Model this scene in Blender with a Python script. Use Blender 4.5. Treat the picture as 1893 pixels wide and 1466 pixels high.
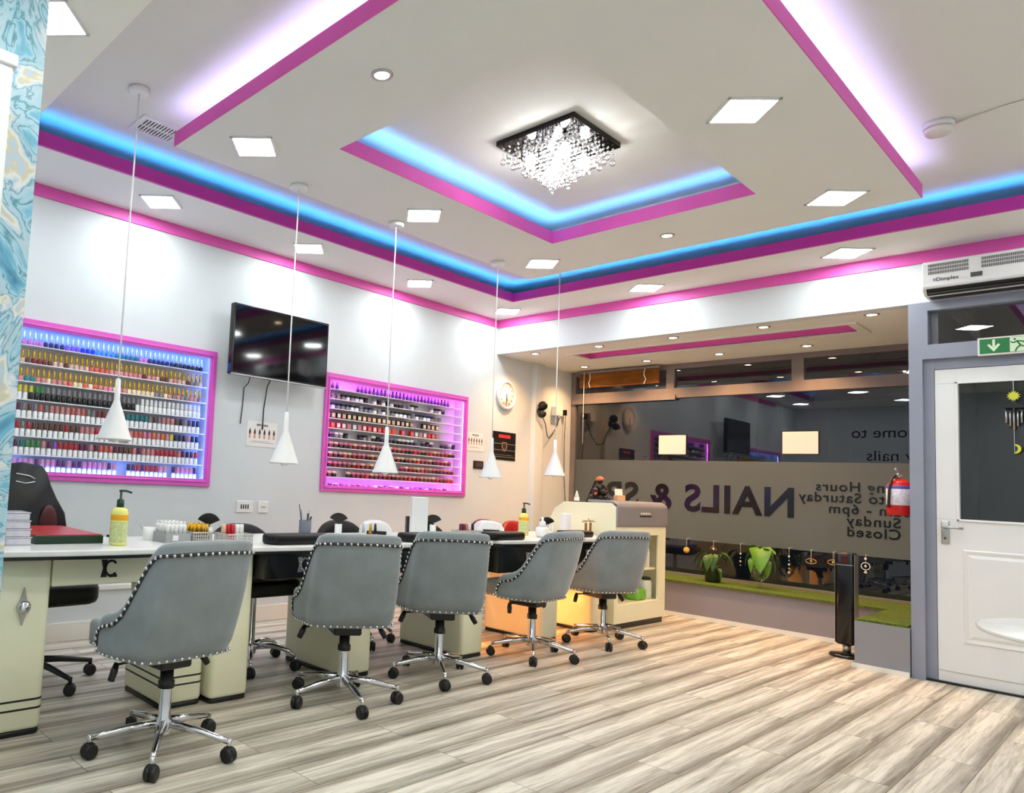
import bpy, math, random
from mathutils import Vector, Matrix, Euler
random.seed(7)
PI = math.pi
for o in list(bpy.data.objects):
    bpy.data.objects.remove(o)
SC = bpy.context.scene
COL = SC.collection

# ------------------------------------------------------------------ camera
H = 1.069
cam_d = bpy.data.cameras.new('camera'); cam = bpy.data.objects.new('camera', cam_d); COL.objects.link(cam)
F = 1336.465; YAW, PITCH, ROLL = math.radians(50.35047), math.radians(4.295777), math.radians(2.96463)
cy, sy, cp, sp, cr, sr = math.cos(YAW), math.sin(YAW), math.cos(PITCH), math.sin(PITCH), math.cos(ROLL), math.sin(ROLL)
fw = Vector((cy*cp, sy*cp, sp)); rt = Vector((sy, -cy, 0)); up = rt.cross(fw)
rt2 = rt*cr + up*sr; up2 = up*cr - rt*sr
m3 = Matrix((rt2, up2, -fw)).transposed()
cam.matrix_world = Matrix.Translation((0, 0, H)) @ m3.to_4x4()
cam_d.sensor_fit = 'HORIZONTAL'; cam_d.sensor_width = 36.0; cam_d.lens = F/1893*36.0
cam_d.shift_x = (946.5-581.588)/1893; cam_d.shift_y = (787.4597-733)/1893
cam_d.clip_start = 0.05
SC.camera = cam
# ------------------------------------------------------------------ world (night street) and exposure
w = bpy.data.worlds.new('night'); SC.world = w; w.use_nodes = True
w.node_tree.nodes['Background'].inputs[0].default_value = (0.012, 0.014, 0.02, 1)
w.node_tree.nodes['Background'].inputs[1].default_value = 0.3
SC.view_settings.view_transform = 'Standard'; SC.view_settings.look = 'None'
SC.view_settings.exposure = 0.08; SC.view_settings.gamma = 1.0; SC.view_settings.use_curve_mapping = False
PANEL_E = 56.0      # square led panels
SPOT_E = 42.0       # warm downlights, watts each
BLUE_E = 30.0; VIOLET_E = 22.0; CRYSTAL_E = 110.0; DISP_E = 42.0

# ------------------------------------------------------------------ materials
def lin(c):
    return tuple(((v/255)/12.92 if v/255 <= .04045 else ((v/255+.055)/1.055)**2.4) for v in c)
MATS = {}
def pr(name, rgb, rough=.5, metal=0., noise=0.0, scale=8., bump=0., spec=.5, coat=0., trans=0., sheen=0.):
    """procedural principled material; rgb in 0-255 sRGB"""
    if name in MATS: return MATS[name]
    m = bpy.data.materials.new(name); m.use_nodes = True
    nt = m.node_tree; b = nt.nodes['Principled BSDF']
    c = lin(rgb)
    b.inputs['Base Color'].default_value = (*c, 1); b.inputs['Roughness'].default_value = rough
    b.inputs['Metallic'].default_value = metal; b.inputs['Specular IOR Level'].default_value = spec
    b.inputs['Coat Weight'].default_value = coat; b.inputs['Transmission Weight'].default_value = trans
    if sheen:
        b.inputs['Sheen Weight'].default_value = sheen; b.inputs['Sheen Roughness'].default_value = .4
    if noise or bump:
        tc = nt.nodes.new('ShaderNodeTexCoord'); n = nt.nodes.new('ShaderNodeTexNoise')
        n.inputs['Scale'].default_value = scale; n.inputs['Detail'].default_value = 4
        nt.links.new(tc.outputs['Object'], n.inputs['Vector'])
        if noise:
            r = nt.nodes.new('ShaderNodeValToRGB'); lo = max(0, 1-noise); hi = 1+noise*.4
            r.color_ramp.elements[0].position = .3; r.color_ramp.elements[1].position = .7
            r.color_ramp.elements[0].color = (*[v*lo for v in c], 1); r.color_ramp.elements[1].color = (*[min(1, v*hi) for v in c], 1)
            nt.links.new(n.outputs['Fac'], r.inputs['Fac']); nt.links.new(r.outputs['Color'], b.inputs['Base Color'])
        if bump:
            bp = nt.nodes.new('ShaderNodeBump'); bp.inputs['Strength'].default_value = bump; bp.inputs['Distance'].default_value = .005
            nt.links.new(n.outputs['Fac'], bp.inputs['Height']); nt.links.new(bp.outputs['Normal'], b.inputs['Normal'])
    MATS[name] = m; return m
def em(name, rgb, e):
    if name in MATS: return MATS[name]
    m = bpy.data.materials.new(name); m.use_nodes = True; b = m.node_tree.nodes['Principled BSDF']
    b.inputs['Base Color'].default_value = (*rgb, 1); b.inputs['Emission Color'].default_value = (*rgb, 1); b.inputs['Emission Strength'].default_value = e
    MATS[name] = m; return m
def glass(name, refl, tint=(1, 1, 1), rough=0.0):
    m = bpy.data.materials.new(name); m.use_nodes = True; nt = m.node_tree
    nt.nodes.remove(nt.nodes['Principled BSDF']); out = nt.nodes['Material Output']
    t = nt.nodes.new('ShaderNodeBsdfTransparent'); t.inputs[0].default_value = (*tint, 1)
    g = nt.nodes.new('ShaderNodeBsdfGlossy'); g.inputs['Roughness'].default_value = rough; g.inputs[0].default_value = (1, 1, 1, 1)
    lw = nt.nodes.new('ShaderNodeFresnel'); lw.inputs[0].default_value = 1.5
    ad = nt.nodes.new('ShaderNodeMath'); ad.operation = 'MULTIPLY_ADD'; ad.inputs[1].default_value = .62; ad.inputs[2].default_value = refl
    ad.use_clamp = True
    mx = nt.nodes.new('ShaderNodeMixShader')
    nt.links.new(lw.outputs[0], ad.inputs[0]); nt.links.new(ad.outputs[0], mx.inputs[0])
    nt.links.new(t.outputs[0], mx.inputs[1]); nt.links.new(g.outputs[0], mx.inputs[2]); nt.links.new(mx.outputs[0], out.inputs[0])
    return m
M_WALL = pr('wall_paint', (216, 221, 225), .6, noise=.03, scale=3, bump=.05)
M_CEIL = pr('ceiling_paint', (232, 232, 227), .75, noise=.02, scale=2)
M_CEIL2 = pr('near_ceiling_pale_tone', (252, 250, 238), .75, noise=.02, scale=2)  # brighter tone put into the colour so the edge shows against the main ceiling
M_PINK = pr('pink_paint', (232, 92, 184), .55, noise=.04, scale=5)
M_MAG = pr('magenta_paint', (198, 50, 160), .55, noise=.04, scale=5)
M_WHITE = pr('white_plastic', (235, 235, 235), .35, noise=.02)
M_TOP = pr('white_worktop', (236, 236, 232), .2, noise=.03, scale=12)
M_CREAM = pr('cream_lacquer', (248, 245, 212), .3, noise=.03, scale=4)
M_BLACK = pr('black_gloss', (9, 9, 11), .18, noise=.1)
M_BLK = pr('black_plastic', (12, 12, 13), .45, noise=.2, scale=30)
M_PU = pr('black_leatherette', (6, 6, 7), .42, noise=.2, scale=60, bump=.2, spec=.3)
M_CHROME = pr('chrome', (215, 215, 218), .12, metal=1., noise=.04)
M_STEEL = pr('brushed_steel', (190, 190, 188), .3, metal=1., noise=.1, scale=60)
M_VELVET = pr('grey_velvet', (134, 142, 145), .8, noise=.16, scale=9, bump=.1, sheen=.55)
M_GREYP = pr('grey_frame_paint', (146, 150, 166), .45, noise=.05)
M_GREYW = pr('grey_plinth_paint', (140, 141, 148), .5, noise=.06, scale=3)
M_LOWW = pr('mauve_plinth_paint', (140, 134, 142), .55, noise=.05, scale=3)
M_WINF = pr('window_frame_paint', (128, 118, 116), .5, noise=.12, scale=6)
M_GOLD = pr('gold_cap', (205, 160, 40), .25, metal=.75, noise=.1)
M_SILV = pr('silver_cap', (190, 198, 215), .25, metal=.6, noise=.1)
M_RED = pr('red_gloss', (190, 18, 22), .25, noise=.05)
M_GRASS = pr('artificial_grass', (84, 104, 16), .9, noise=.5, scale=60, bump=.8)
M_LEAF = pr('leaf_green', (88, 140, 30), .4, noise=.35, scale=14)
M_LEAF2 = pr('dark_leaf_green', (60, 100, 30), .4, noise=.4, scale=14)
M_PAPER = pr('paper_white', (238, 235, 234), .7, noise=.02)
M_TRIMW = pr('trim_white', (236, 232, 224), .4, noise=.03)
M_GLASS = glass('window_glass', .02)
M_GLASS2 = glass('clear_glass', .0, (.96, .97, .97))
M_CRYS = glass('crystal', .30, (1, 1, 1), .05)

def film_mat():
    m = pr('frosted_film', (90, 98, 98), .5, noise=.08, scale=2); return m
M_FILM = film_mat()

def floor_mat():
    m = bpy.data.materials.new('grey_oak_laminate'); m.use_nodes = True; nt = m.node_tree; b = nt.nodes['Principled BSDF']
    N = nt.nodes.new; L = nt.links.new
    tc = N('ShaderNodeTexCoord'); mp = N('ShaderNodeMapping'); mp.inputs['Location'].default_value = (-.495, -.053, 0)
    L(tc.outputs['Object'], mp.inputs['Vector'])
    br = N('ShaderNodeTexBrick'); br.inputs['Scale'].default_value = 1; br.inputs['Brick Width'].default_value = 1.25
    br.inputs['Row Height'].default_value = .175; br.inputs['Mortar Size'].default_value = .0016; br.inputs['Mortar Smooth'].default_value = .3
    br.offset = .5; br.inputs['Color1'].default_value = (.0, .0, .0, 1); br.inputs['Color2'].default_value = (1, 1, 1, 1); br.inputs['Mortar'].default_value = (.5, .5, .5, 1)
    L(mp.outputs[0], br.inputs['Vector'])
    # grain, stretched along X, shifted per plank
    sep = N('ShaderNodeSeparateXYZ'); L(mp.outputs[0], sep.inputs[0])
    sc = N('ShaderNodeVectorMath'); sc.operation = 'MULTIPLY_ADD'; L(mp.outputs[0], sc.inputs[0]); sc.inputs[1].default_value = (.8, 17, 1)
    sh = N('ShaderNodeVectorMath'); sh.operation = 'SCALE'; L(br.outputs['Color'], sh.inputs[0]); sh.inputs['Scale'].default_value = 17
    L(sh.outputs[0], sc.inputs[2])
    n1 = N('ShaderNodeTexNoise'); n1.inputs['Scale'].default_value = 1.6; n1.inputs['Detail'].default_value = 7; n1.inputs['Roughness'].default_value = .62; n1.inputs['Distortion'].default_value = .8
    L(sc.outputs[0], n1.inputs['Vector'])
    n2 = N('ShaderNodeTexNoise'); n2.inputs['Scale'].default_value = 9; n2.inputs['Detail'].default_value = 5; L(sc.outputs[0], n2.inputs['Vector'])
    r1 = N('ShaderNodeValToRGB'); e = r1.color_ramp.elements
    e[0].position = .28; e[0].color = (*lin((152, 142, 128)), 1); e[1].position = .60; e[1].color = (*lin((228, 220, 204)), 1)
    L(n1.outputs['Fac'], r1.inputs['Fac'])
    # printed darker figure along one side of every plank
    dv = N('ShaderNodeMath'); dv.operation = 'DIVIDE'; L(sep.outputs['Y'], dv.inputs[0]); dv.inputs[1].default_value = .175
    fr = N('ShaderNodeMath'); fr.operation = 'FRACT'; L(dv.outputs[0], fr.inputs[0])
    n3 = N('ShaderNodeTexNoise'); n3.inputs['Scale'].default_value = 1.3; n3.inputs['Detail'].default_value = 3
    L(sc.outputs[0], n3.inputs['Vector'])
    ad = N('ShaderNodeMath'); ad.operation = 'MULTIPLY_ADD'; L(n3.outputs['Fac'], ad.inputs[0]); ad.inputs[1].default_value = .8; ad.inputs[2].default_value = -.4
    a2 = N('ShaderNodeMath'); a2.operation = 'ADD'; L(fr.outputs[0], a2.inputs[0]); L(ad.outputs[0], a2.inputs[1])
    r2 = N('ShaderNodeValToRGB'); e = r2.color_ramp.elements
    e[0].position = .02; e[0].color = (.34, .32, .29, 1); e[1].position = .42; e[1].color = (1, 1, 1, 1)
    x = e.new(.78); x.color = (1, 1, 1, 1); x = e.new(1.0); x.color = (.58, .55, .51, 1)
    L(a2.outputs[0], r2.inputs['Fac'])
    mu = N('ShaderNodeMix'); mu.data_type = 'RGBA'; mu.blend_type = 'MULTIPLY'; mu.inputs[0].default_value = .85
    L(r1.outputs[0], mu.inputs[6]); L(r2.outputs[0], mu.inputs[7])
    r4 = N('ShaderNodeValToRGB'); e = r4.color_ramp.elements
    e[0].position = .30; e[0].color = (.62, .60, .57, 1); e[1].position = .46; e[1].color = (1, 1, 1, 1); L(n2.outputs['Fac'], r4.inputs['Fac'])
    mu2 = N('ShaderNodeMix'); mu2.data_type = 'RGBA'; mu2.blend_type = 'MULTIPLY'; mu2.inputs[0].default_value = .7
    L(mu.outputs[2], mu2.inputs[6]); L(r4.outputs[0], mu2.inputs[7])
    mm = N('ShaderNodeMix'); mm.data_type = 'RGBA'; L(br.outputs['Fac'], mm.inputs[0]); L(mu2.outputs[2], mm.inputs[6]); mm.inputs[7].default_value = (*lin((92, 82, 72)), 1)
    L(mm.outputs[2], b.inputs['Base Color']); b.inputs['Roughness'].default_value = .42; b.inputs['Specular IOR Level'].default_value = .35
    bp = N('ShaderNodeBump'); bp.inputs['Strength'].default_value = .25; bp.inputs['Distance'].default_value = .002; L(n2.outputs['Fac'], bp.inputs['Height']); L(bp.outputs[0], b.inputs['Normal'])
    return m
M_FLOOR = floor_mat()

def marble_mat():
    m = bpy.data.materials.new('blue_marbled_wallpaper'); m.use_nodes = True; nt = m.node_tree; b = nt.nodes['Principled BSDF']
    N = nt.nodes.new; L = nt.links.new
    tc = N('ShaderNodeTexCoord'); n = N('ShaderNodeTexNoise'); n.inputs['Scale'].default_value = 3.4; n.inputs['Detail'].default_value = 9; n.inputs['Distortion'].default_value = 2.4
    L(tc.outputs['Object'], n.inputs['Vector'])
    r = N('ShaderNodeValToRGB'); e = r.color_ramp.elements
    e[0].position = .30; e[0].color = (*lin((60, 130, 165)), 1); e[1].position = .42; e[1].color = (*lin((120, 188, 214)), 1)
    for p, c in ((.455, (176, 214, 228)), (.475, (70, 138, 160)), (.49, (160, 206, 222)), (.535, (190, 212, 222)), (.555, (96, 160, 184)), (.57, (186, 210, 222)), (.62, (232, 234, 232)), (.65, (216, 206, 170)), (.68, (190, 208, 224))):
        x = e.new(p); x.color = (*lin(c), 1)
    L(n.outputs['Fac'], r.inputs['Fac']); L(r.outputs[0], b.inputs['Base Color']); b.inputs['Roughness'].default_value = .4
    return m
M_MARB = marble_mat()

# ------------------------------------------------------------------ mesh builder
class MB:
    def __init__(s): s.v = []; s.f = []; s.m = []; s.sm = []
    def add(s, vs, fs, mi=0, smooth=False):
        k = len(s.v); s.v += [tuple(v) for v in vs]; s.f += [tuple(i+k for i in f) for f in fs]; s.m += [mi]*len(fs); s.sm += [smooth]*len(fs); return s
    def box(s, x0, x1, y0, y1, z0, z1, mi=0, M=None):
        vs = [Vector((x, y, z)) for z in (z0, z1) for y in (y0, y1) for x in (x0, x1)]
        if M: vs = [M @ v for v in vs]
        return s.add(vs, [(0, 2, 3, 1), (4, 5, 7, 6), (0, 1, 5, 4), (2, 6, 7, 3), (0, 4, 6, 2), (1, 3, 7, 5)], mi)
    def rbox(s, x0, x1, y0, y1, z0, z1, r=.01, mi=0, M=None, n=4):
        """box with rounded vertical edges and softened top and bottom"""
        r = min(r, (x1-x0)/2*.98, (y1-y0)/2*.98); b = min(r, (z1-z0)/2*.9)*.6
        def ring(z, ins):
            pts = []
            rr = max(r-ins, .0005)
            for cx, cy_, a0 in ((x1-r, y1-r, 0), (x0+r, y1-r, 90), (x0+r, y0+r, 180), (x1-r, y0+r, 270)):
                for i in range(n+1):
                    a = math.radians(a0+90*i/n); pts.append(Vector((cx+rr*math.cos(a), cy_+rr*math.sin(a), z)))
            return pts
        rings = [ring(z0, b), ring(z0+b*.3, b*.3), ring(z0+b, 0), ring(z1-b, 0), ring(z1-b*.3, b*.3), ring(z1, b)]
        k = len(rings[0]); vs = [p for rg in rings for p in rg]
        if M: vs = [M @ v for v in vs]
        fs = [tuple(range(k-1, -1, -1)), tuple(range(5*k, 6*k))]
        for j in range(5):
            for i in range(k): fs.append((j*k+i, j*k+(i+1) % k, (j+1)*k+(i+1) % k, (j+1)*k+i))
        return s.add(vs, fs, mi, True)
    def lathe(s, prof, c=(0, 0, 0), n=20, mi=0, M=None, cap=True):
        vs = []; fs = []
        for r, z in prof:
            for i in range(n):
                a = 2*PI*i/n; vs.append(Vector((c[0]+r*math.cos(a), c[1]+r*math.sin(a), c[2]+z)))
        if M: vs = [M @ v for v in vs]
        for j in range(len(prof)-1):
            for i in range(n): fs.append((j*n+i, j*n+(i+1) % n, (j+1)*n+(i+1) % n, (j+1)*n+i))
        s.add(vs, fs, mi, True)
        if cap:
            k = len(s.v)-len(vs)
            s.f += [tuple(k+i for i in range(n-1, -1, -1)), tuple(k+(len(prof)-1)*n+i for i in range(n))]; s.m += [mi, mi]; s.sm += [False, False]
        return s
    def cyl(s, p0, p1, r0, r1=None, n=14, mi=0):
        r1 = r0 if r1 is None else r1
        p0 = Vector(p0); p1 = Vector(p1); d = p1-p0
        M = Matrix.Translation(p0) @ d.to_track_quat('Z', 'Y').to_matrix().to_4x4()
        return s.lathe([(r0, 0), (r1, d.length)], n=n, mi=mi, M=M)
    def tube(s, pts, r, n=8, mi=0, closed=False, cap=True):
        P = [Vector(p) for p in pts]; R = r if isinstance(r, (list, tuple)) else [r]*len(P); vs = []; fs = []
        up_ = None
        for i, p in enumerate(P):
            a = P[i-1] if (i or closed) else P[0]; b_ = P[(i+1) % len(P)] if (i < len(P)-1 or closed) else P[-1]
            t = (b_-a).normalized()
            if up_ is None: up_ = Vector((0, 0, 1)) if abs(t.z) < .9 else Vector((1, 0, 0))
            x = up_.cross(t)
            if x.length < 1e-5: x = Vector((0, 1, 0)).cross(t)
            x.normalize(); y = t.cross(x); up_ = y
            for k in range(n):
                an = 2*PI*k/n; vs.append(p+(x*math.cos(an)+y*math.sin(an))*R[i])
        m = len(P)
        for j in range(m if closed else m-1):
            for k in range(n): fs.append((j*n+k, j*n+(k+1) % n, ((j+1) % m)*n+(k+1) % n, ((j+1) % m)*n+k))
        if cap and not closed: fs += [tuple(range(n-1, -1, -1)), tuple((m-1)*n+k for k in range(n))]
        return s.add(vs, fs, mi, True)
    def ball(s, c, r, n=8, mi=0, sc=(1, 1, 1), M=None):
        vs = []; fs = []; h = max(4, n//2+1)
        for j in range(h+1):
            t = PI*j/h
            for i in range(n):
                a = 2*PI*i/n; vs.append(Vector((c[0]+r*sc[0]*math.sin(t)*math.cos(a), c[1]+r*sc[1]*math.sin(t)*math.sin(a), c[2]-r*sc[2]*math.cos(t))))
        if M: vs = [M @ v for v in vs]
        for j in range(h):
            for i in range(n): fs.append((j*n+i, j*n+(i+1) % n, (j+1)*n+(i+1) % n, (j+1)*n+i))
        return s.add(vs, fs, mi, True)
    def prism(s, pts, axis, a0, a1, mi=0, M=None):
        """polygon pts (2D) extruded along axis 'x','y' or 'z'"""
        def mk(p, a): return {'x': Vector((a, p[0], p[1])), 'y': Vector((p[0], a, p[1])), 'z': Vector((p[0], p[1], a))}[axis]
        n = len(pts); vs = [mk(p, a0) for p in pts]+[mk(p, a1) for p in pts]
        if M: vs = [M @ v for v in vs]
        return s.add(vs, [tuple(range(n-1, -1, -1)), tuple(range(n, 2*n))]+[(i, (i+1) % n, n+(i+1) % n, n+i) for i in range(n)], mi)
    def mesh(s, name, mats):
        me = bpy.data.meshes.new(name); me.from_pydata(s.v, [], s.f)
        for m in (mats if isinstance(mats, (list, tuple)) else [mats]): me.materials.append(m)
        me.polygons.foreach_set('material_index', s.m); me.polygons.foreach_set('use_smooth', s.sm); me.update()
        return me
    def build(s, name, mats, parent=None, loc=None, rz=0.):
        me = s.mesh(name, mats)
        import bmesh
        bm = bmesh.new(); bm.from_mesh(me); bmesh.ops.recalc_face_normals(bm, faces=bm.faces); bm.to_mesh(me); bm.free()
        o = bpy.data.objects.new(name, me); COL.objects.link(o); o.parent = parent
        if loc: o.location = loc
        if rz: o.rotation_euler.z = rz
        return o
def bevel(o, wd=.004, seg=2):
    md = o.modifiers.new('bevel', 'BEVEL'); md.width = wd; md.segments = seg; md.limit_method = 'ANGLE'; return o
def tag(o, label, cat, group=None, kind=None):
    o['label'] = label; o['category'] = cat
    if group: o['group'] = group
    if kind: o['kind'] = kind
    return o
def struct(o): o['kind'] = 'structure'; return o
def empty(name, loc=(0, 0, 0), rz=0.):
    o = bpy.data.objects.new(name, None); COL.objects.link(o); o.location = loc; o.rotation_euler = (0, 0, rz); o.empty_display_size = .05; return o
def copy_tree(o, parent=None):
    c = o.copy(); COL.objects.link(c); c.parent = parent
    for ch in list(o.children): copy_tree(ch, c)
    return c
_tc = {}
def text_obj(s, size, mat, name, parent=None, extrude=.002, bold=0., space=1., align='CENTER', wx=1.):
    cu = bpy.data.curves.new('txt', 'FONT'); cu.body = s; cu.size = size; cu.extrude = extrude; cu.offset = bold; cu.align_x = align; cu.align_y = 'CENTER'; cu.space_character = space
    cu.resolution_u = 4
    t = bpy.data.objects.new('txt', cu); COL.objects.link(t); bpy.context.view_layer.update()
    me = bpy.data.meshes.new_from_object(t.evaluated_get(bpy.context.evaluated_depsgraph_get()))
    bpy.data.objects.remove(t); bpy.data.curves.remove(cu)
    if wx != 1: me.transform(Matrix.Diagonal((wx, 1, 1, 1)))
    me.materials.clear(); me.materials.append(mat); me.name = name
    o = bpy.data.objects.new(name, me); COL.objects.link(o); o.parent = parent; return o
def face_to(o, loc, xdir, normal):
    """place a flat object (text) with its local x along xdir and local z along normal"""
    x = Vector(xdir).normalized(); z = Vector(normal).normalized(); y = z.cross(x)
    o.matrix_local = Matrix.Translation(loc) @ Matrix((x, y, z)).transposed().to_4x4(); return o
def grid_wall(mb, x0, x1, z0, z1, holes, y0, y1, mi=0):
    """wall slab in the XZ plane between y0 and y1 with rectangular holes (hx0,hx1,hz0,hz1)"""
    xs = sorted({x0, x1, *[h[0] for h in holes], *[h[1] for h in holes]})
    for a, b_ in zip(xs, xs[1:]):
        cuts = sorted([(h[2], h[3]) for h in holes if h[0] <= a and h[1] >= b_]); z = z0
        for c0, c1 in cuts: mb.box(a, b_, y0, y1, z, c0, mi); z = c1
        mb.box(a, b_, y0, y1, z, z1, mi)
def frame4(mb, x0, x1, y0, y1, hx0, hx1, hy0, hy1, z0, z1, mi=0):
    mb.box(x0, hx0, y0, y1, z0, z1, mi); mb.box(hx1, x1, y0, y1, z0, z1, mi); mb.box(hx0, hx1, y0, hy0, z0, z1, mi); mb.box(hx0, hx1, hy1, y1, z0, z1, mi)

# ------------------------------------------------------------------ the setting
YL = 4.473; XF = 6.079; XG = 7.5; ZC = 2.98; ZP = 2.80
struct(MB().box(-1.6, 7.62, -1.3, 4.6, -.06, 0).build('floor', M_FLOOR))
struct(MB().box(-1.6, 6.2, -1.3, 4.6, ZC, ZC+.08).build('ceiling', M_CEIL))
D1 = (.90, 2.749, .985, 1.957); D2 = (3.79, 5.627, .985, 1.957)
mb = MB(); grid_wall(mb, -.1, 7.62, 0, 3.06, [(D1[0]+.03, D1[1]-.03, D1[2]+.03, D1[3]-.03), (D2[0]+.03, D2[1]-.03, D2[2]+.03, D2[3]-.03)], YL, YL+.13)
struct(mb.build('wall_left', M_WALL))
# bulkhead over the shop window and the door
struct(MB().box(XF, XF+.10, -1.3, YL, 2.45, 2.98).build('wall_front', M_WALL))
# wall to the right, behind the camera and the partition with the lettering
struct(MB().box(-1.6, 6.2, -1.35, -1.25, 0, 2.98).build('wall_right', M_WALL))
struct(MB().box(-1.6, -1.5, -1.3, 2.44, 0, 2.98).build('wall_back', M_WALL))
struct(MB().box(-.1, .05, 2.44, YL, 0, 2.98).build('wall_partition', M_WALL))
struct(MB().box(-1.5, .05, 2.44, 2.54, 0, 2.98).build('wall_side', M_WALL))
struct(MB().box(XF, XF+.1, -1.3, -.05, 0, 2.45).build('wall_front_right', M_WALL))
# near dropped ceiling
struct(MB().box(-1.5, 1.10, -1.25, YL, ZP, ZC).build('ceiling_near', M_CEIL2))
# perimeter soffit with lip
mb = MB(); mb.box(1.10, XF, 3.93, YL, ZP, ZP+.015); mb.box(5.55, XF, -1.25, 3.93, ZP, ZP+.015)
struct(mb.build('ceiling_soffit', M_CEIL))
struct(MB().box(1.10, 5.55, 3.91, 3.93, ZP, 2.878).box(1.10, 5.57, 3.956, 3.962, ZP+.015, 2.887).build('trim_1', M_MAG))  # second box: hidden baffle added to narrow the blue glow on the ceiling
struct(MB().box(5.53, 5.55, -1.25, 3.91, ZP, 2.877).box(5.576, 5.582, -1.25, 3.956, ZP+.015, 2.886).build('trim_2', M_MAG))  # lip plus an added unseen baffle that trims the strip's glow
struct(MB().box(1.10, XF, YL-.012, YL, 2.725, ZP).build('trim_3', M_PINK))
struct(MB().box(XF-.012, XF, -1.25, YL-.012, 2.718, ZP).build('trim_4', M_PINK))
# floating panel with the square recess
PX0, PX1, PY0, PY1 = 1.745, 5.02, .888, 3.40; HX0, HX1, HY0, HY1 = 2.375, 4.37, 1.50, 2.78
mb = MB(); frame4(mb, PX0+.004, PX1-.004, PY0+.004, PY1-.004, HX0, HX1+.004, HY0, HY1+.004, ZP, 2.83)
frame4(mb, PX0+.28, PX1-.2, PY0+.28, PY1-.2, HX0-.2, HX1+.2, HY0-.2, HY1+.2, 2.83, ZC)
struct(mb.build('ceiling_panel', M_CEIL))
mb = MB(); frame4(mb, PX0, PX1, PY0, PY1, PX0+.004, PX1-.004, PY0+.004, PY1-.004, ZP+.001, 2.878); struct(mb.build('trim_5', M_PINK))
struct(MB().box(HX0-.06, HX1+.06, HY1+.036, HY1+.042, 2.83, 2.893).box(HX1+.036, HX1+.042, HY0, HY1+.036, 2.83, 2.893).build('baffle_recess', M_CEIL))  # unseen baffles added to shape the glow of the recess strips
mb = MB(); mb.box(HX0, HX1+.004, HY1, HY1+.004, ZP+.001, 2.885); mb.box(HX1, HX1+.004, HY0, HY1, ZP+.001, 2.885); struct(mb.build('trim_6', M_PINK))
# soffit of the shop window bay with its shallow pink recess
mb = MB(); frame4(mb, XF+.10, XG+.1, 1.0, YL, 6.45, 6.83, 1.56, 3.88, 2.45, 2.53); mb.box(XF+.1, XG+.1, 1.0, YL, 2.53, 2.56)
struct(mb.build('ceiling_bay', M_CEIL))
mb = MB(); frame4(mb, 6.45, 6.83, 1.56, 3.88, 6.46, 6.82, 1.57, 3.87, 2.462, 2.53); struct(mb.build('trim_7', M_PINK))
mb = MB(); frame4(mb, 6.44, 6.86, 1.53, 3.91, 6.47, 6.81, 1.59, 3.85, 2.438, 2.452); struct(mb.build('trim_8', M_TRIMW))
# low plinth wall of the window display and its return beside the door
struct(MB().box(6.93, XG+.05, 1.456, YL, 0, .31).build('wall_plinth', M_LOWW))
struct(MB().box(6.05, XG+.05, 1.16, 1.456, 0, .31).build('wall_plinth_return', M_GREYW))
struct(MB().box(6.915, 6.93, 1.456, YL, 0, .035).build('baseboard_window', M_TRIMW))
struct(MB().box(6.035, 6.05, 1.16, 1.47, 0, .03).build('baseboard_return', M_TRIMW))
struct(MB().box(.05, 6.9, YL-.015, YL, 0, .11).build('baseboard_left', M_TRIMW))
struct(MB().box(.05, 6.7, YL-.02, YL, .30, .325).build('trim_9', M_TRIMW))
struct(MB().box(XF+.1, XG, 1.02, 1.12, 0, 2.45).build('wall_return', M_GREYP))
struct(MB().rbox(6.72, 6.873, YL-.05, YL+.01, 0, 2.45, .004).build('trim_10', M_WALL))
tag(MB().box(6.90, XG, 1.17, 4.45, .31, .325).box(6.06, 6.90, 1.17, 1.45, .31, .325).build('artificial_turf', M_GRASS), 'green artificial turf covering the low window ledge', 'turf', kind='stuff')

# shop window
wn = struct(MB().box(XG, XG+.07, 1.17, 4.45, .31, .34).box(XG, XG+.07, 4.42, YL, .31, 2.45).box(XG, XG+.07, 1.17, 4.42, 2.10, 2.20)
            .box(XG, XG+.07, 1.17, 4.42, 2.40, 2.45).box(XG, XG+.07, 3.32, 3.40, 2.2, 2.40).box(XG, XG+.07, 2.175, 2.27, 2.2, 2.40).box(XG, XG+.07, 1.12, 1.17, .31, 2.45)
            .box(XG-.02, XG, 3.30, 4.45, 2.08, 2.13).build('window_1', M_WINF))
p = MB().box(XG+.03, XG+.036, 1.17, 4.42, .34, 2.10).build('pane', M_GLASS, wn)
MB().box(XG+.03, XG+.036, 1.17, 2.175, 2.20, 2.40).build('transom_pane', M_GLASS, wn)
MB().box(XG+.03, XG+.036, 2.27, 3.32, 2.20, 2.40).build('transom_pane', M_GLASS, wn)
MB().box(XG+.03, XG+.036, 3.40, 4.42, 2.20, 2.40).build('transom_pane', M_GLASS, wn)
fl = MB().box(XG+.020, XG+.028, 1.18, 4.42, .672, 1.458).build('frosted_film', M_FILM, wn)
M_LET = pr('cut_out_lettering', (10, 10, 12), .15)
t = text_obj('NAILS & SPA', .365, M_LET, 'lettering', wn, .001, .010, 1.08)
bb = [v.co.x for v in t.data.vertices]; k = (4.27-2.239)/(max(bb)-min(bb)); t.data.transform(Matrix.Diagonal((k, 1, 1, 1)))
face_to(t, (XG+.0165, (4.27+2.239)/2, 1.075), (0, 1, 0), (1, 0, 0))
for i, s in enumerate(('Opening Hours', 'Monday to Saturday', '10am - 6pm', 'Sunday', 'Closed')):
    t = text_obj(s, .118, M_LET, 'lettering', wn, .001, .0015, 1.12)
    face_to(t, (XG+.0165, 1.675, 1.245-.095*i), (0, 1, 0), (1, 0, 0))

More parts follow.
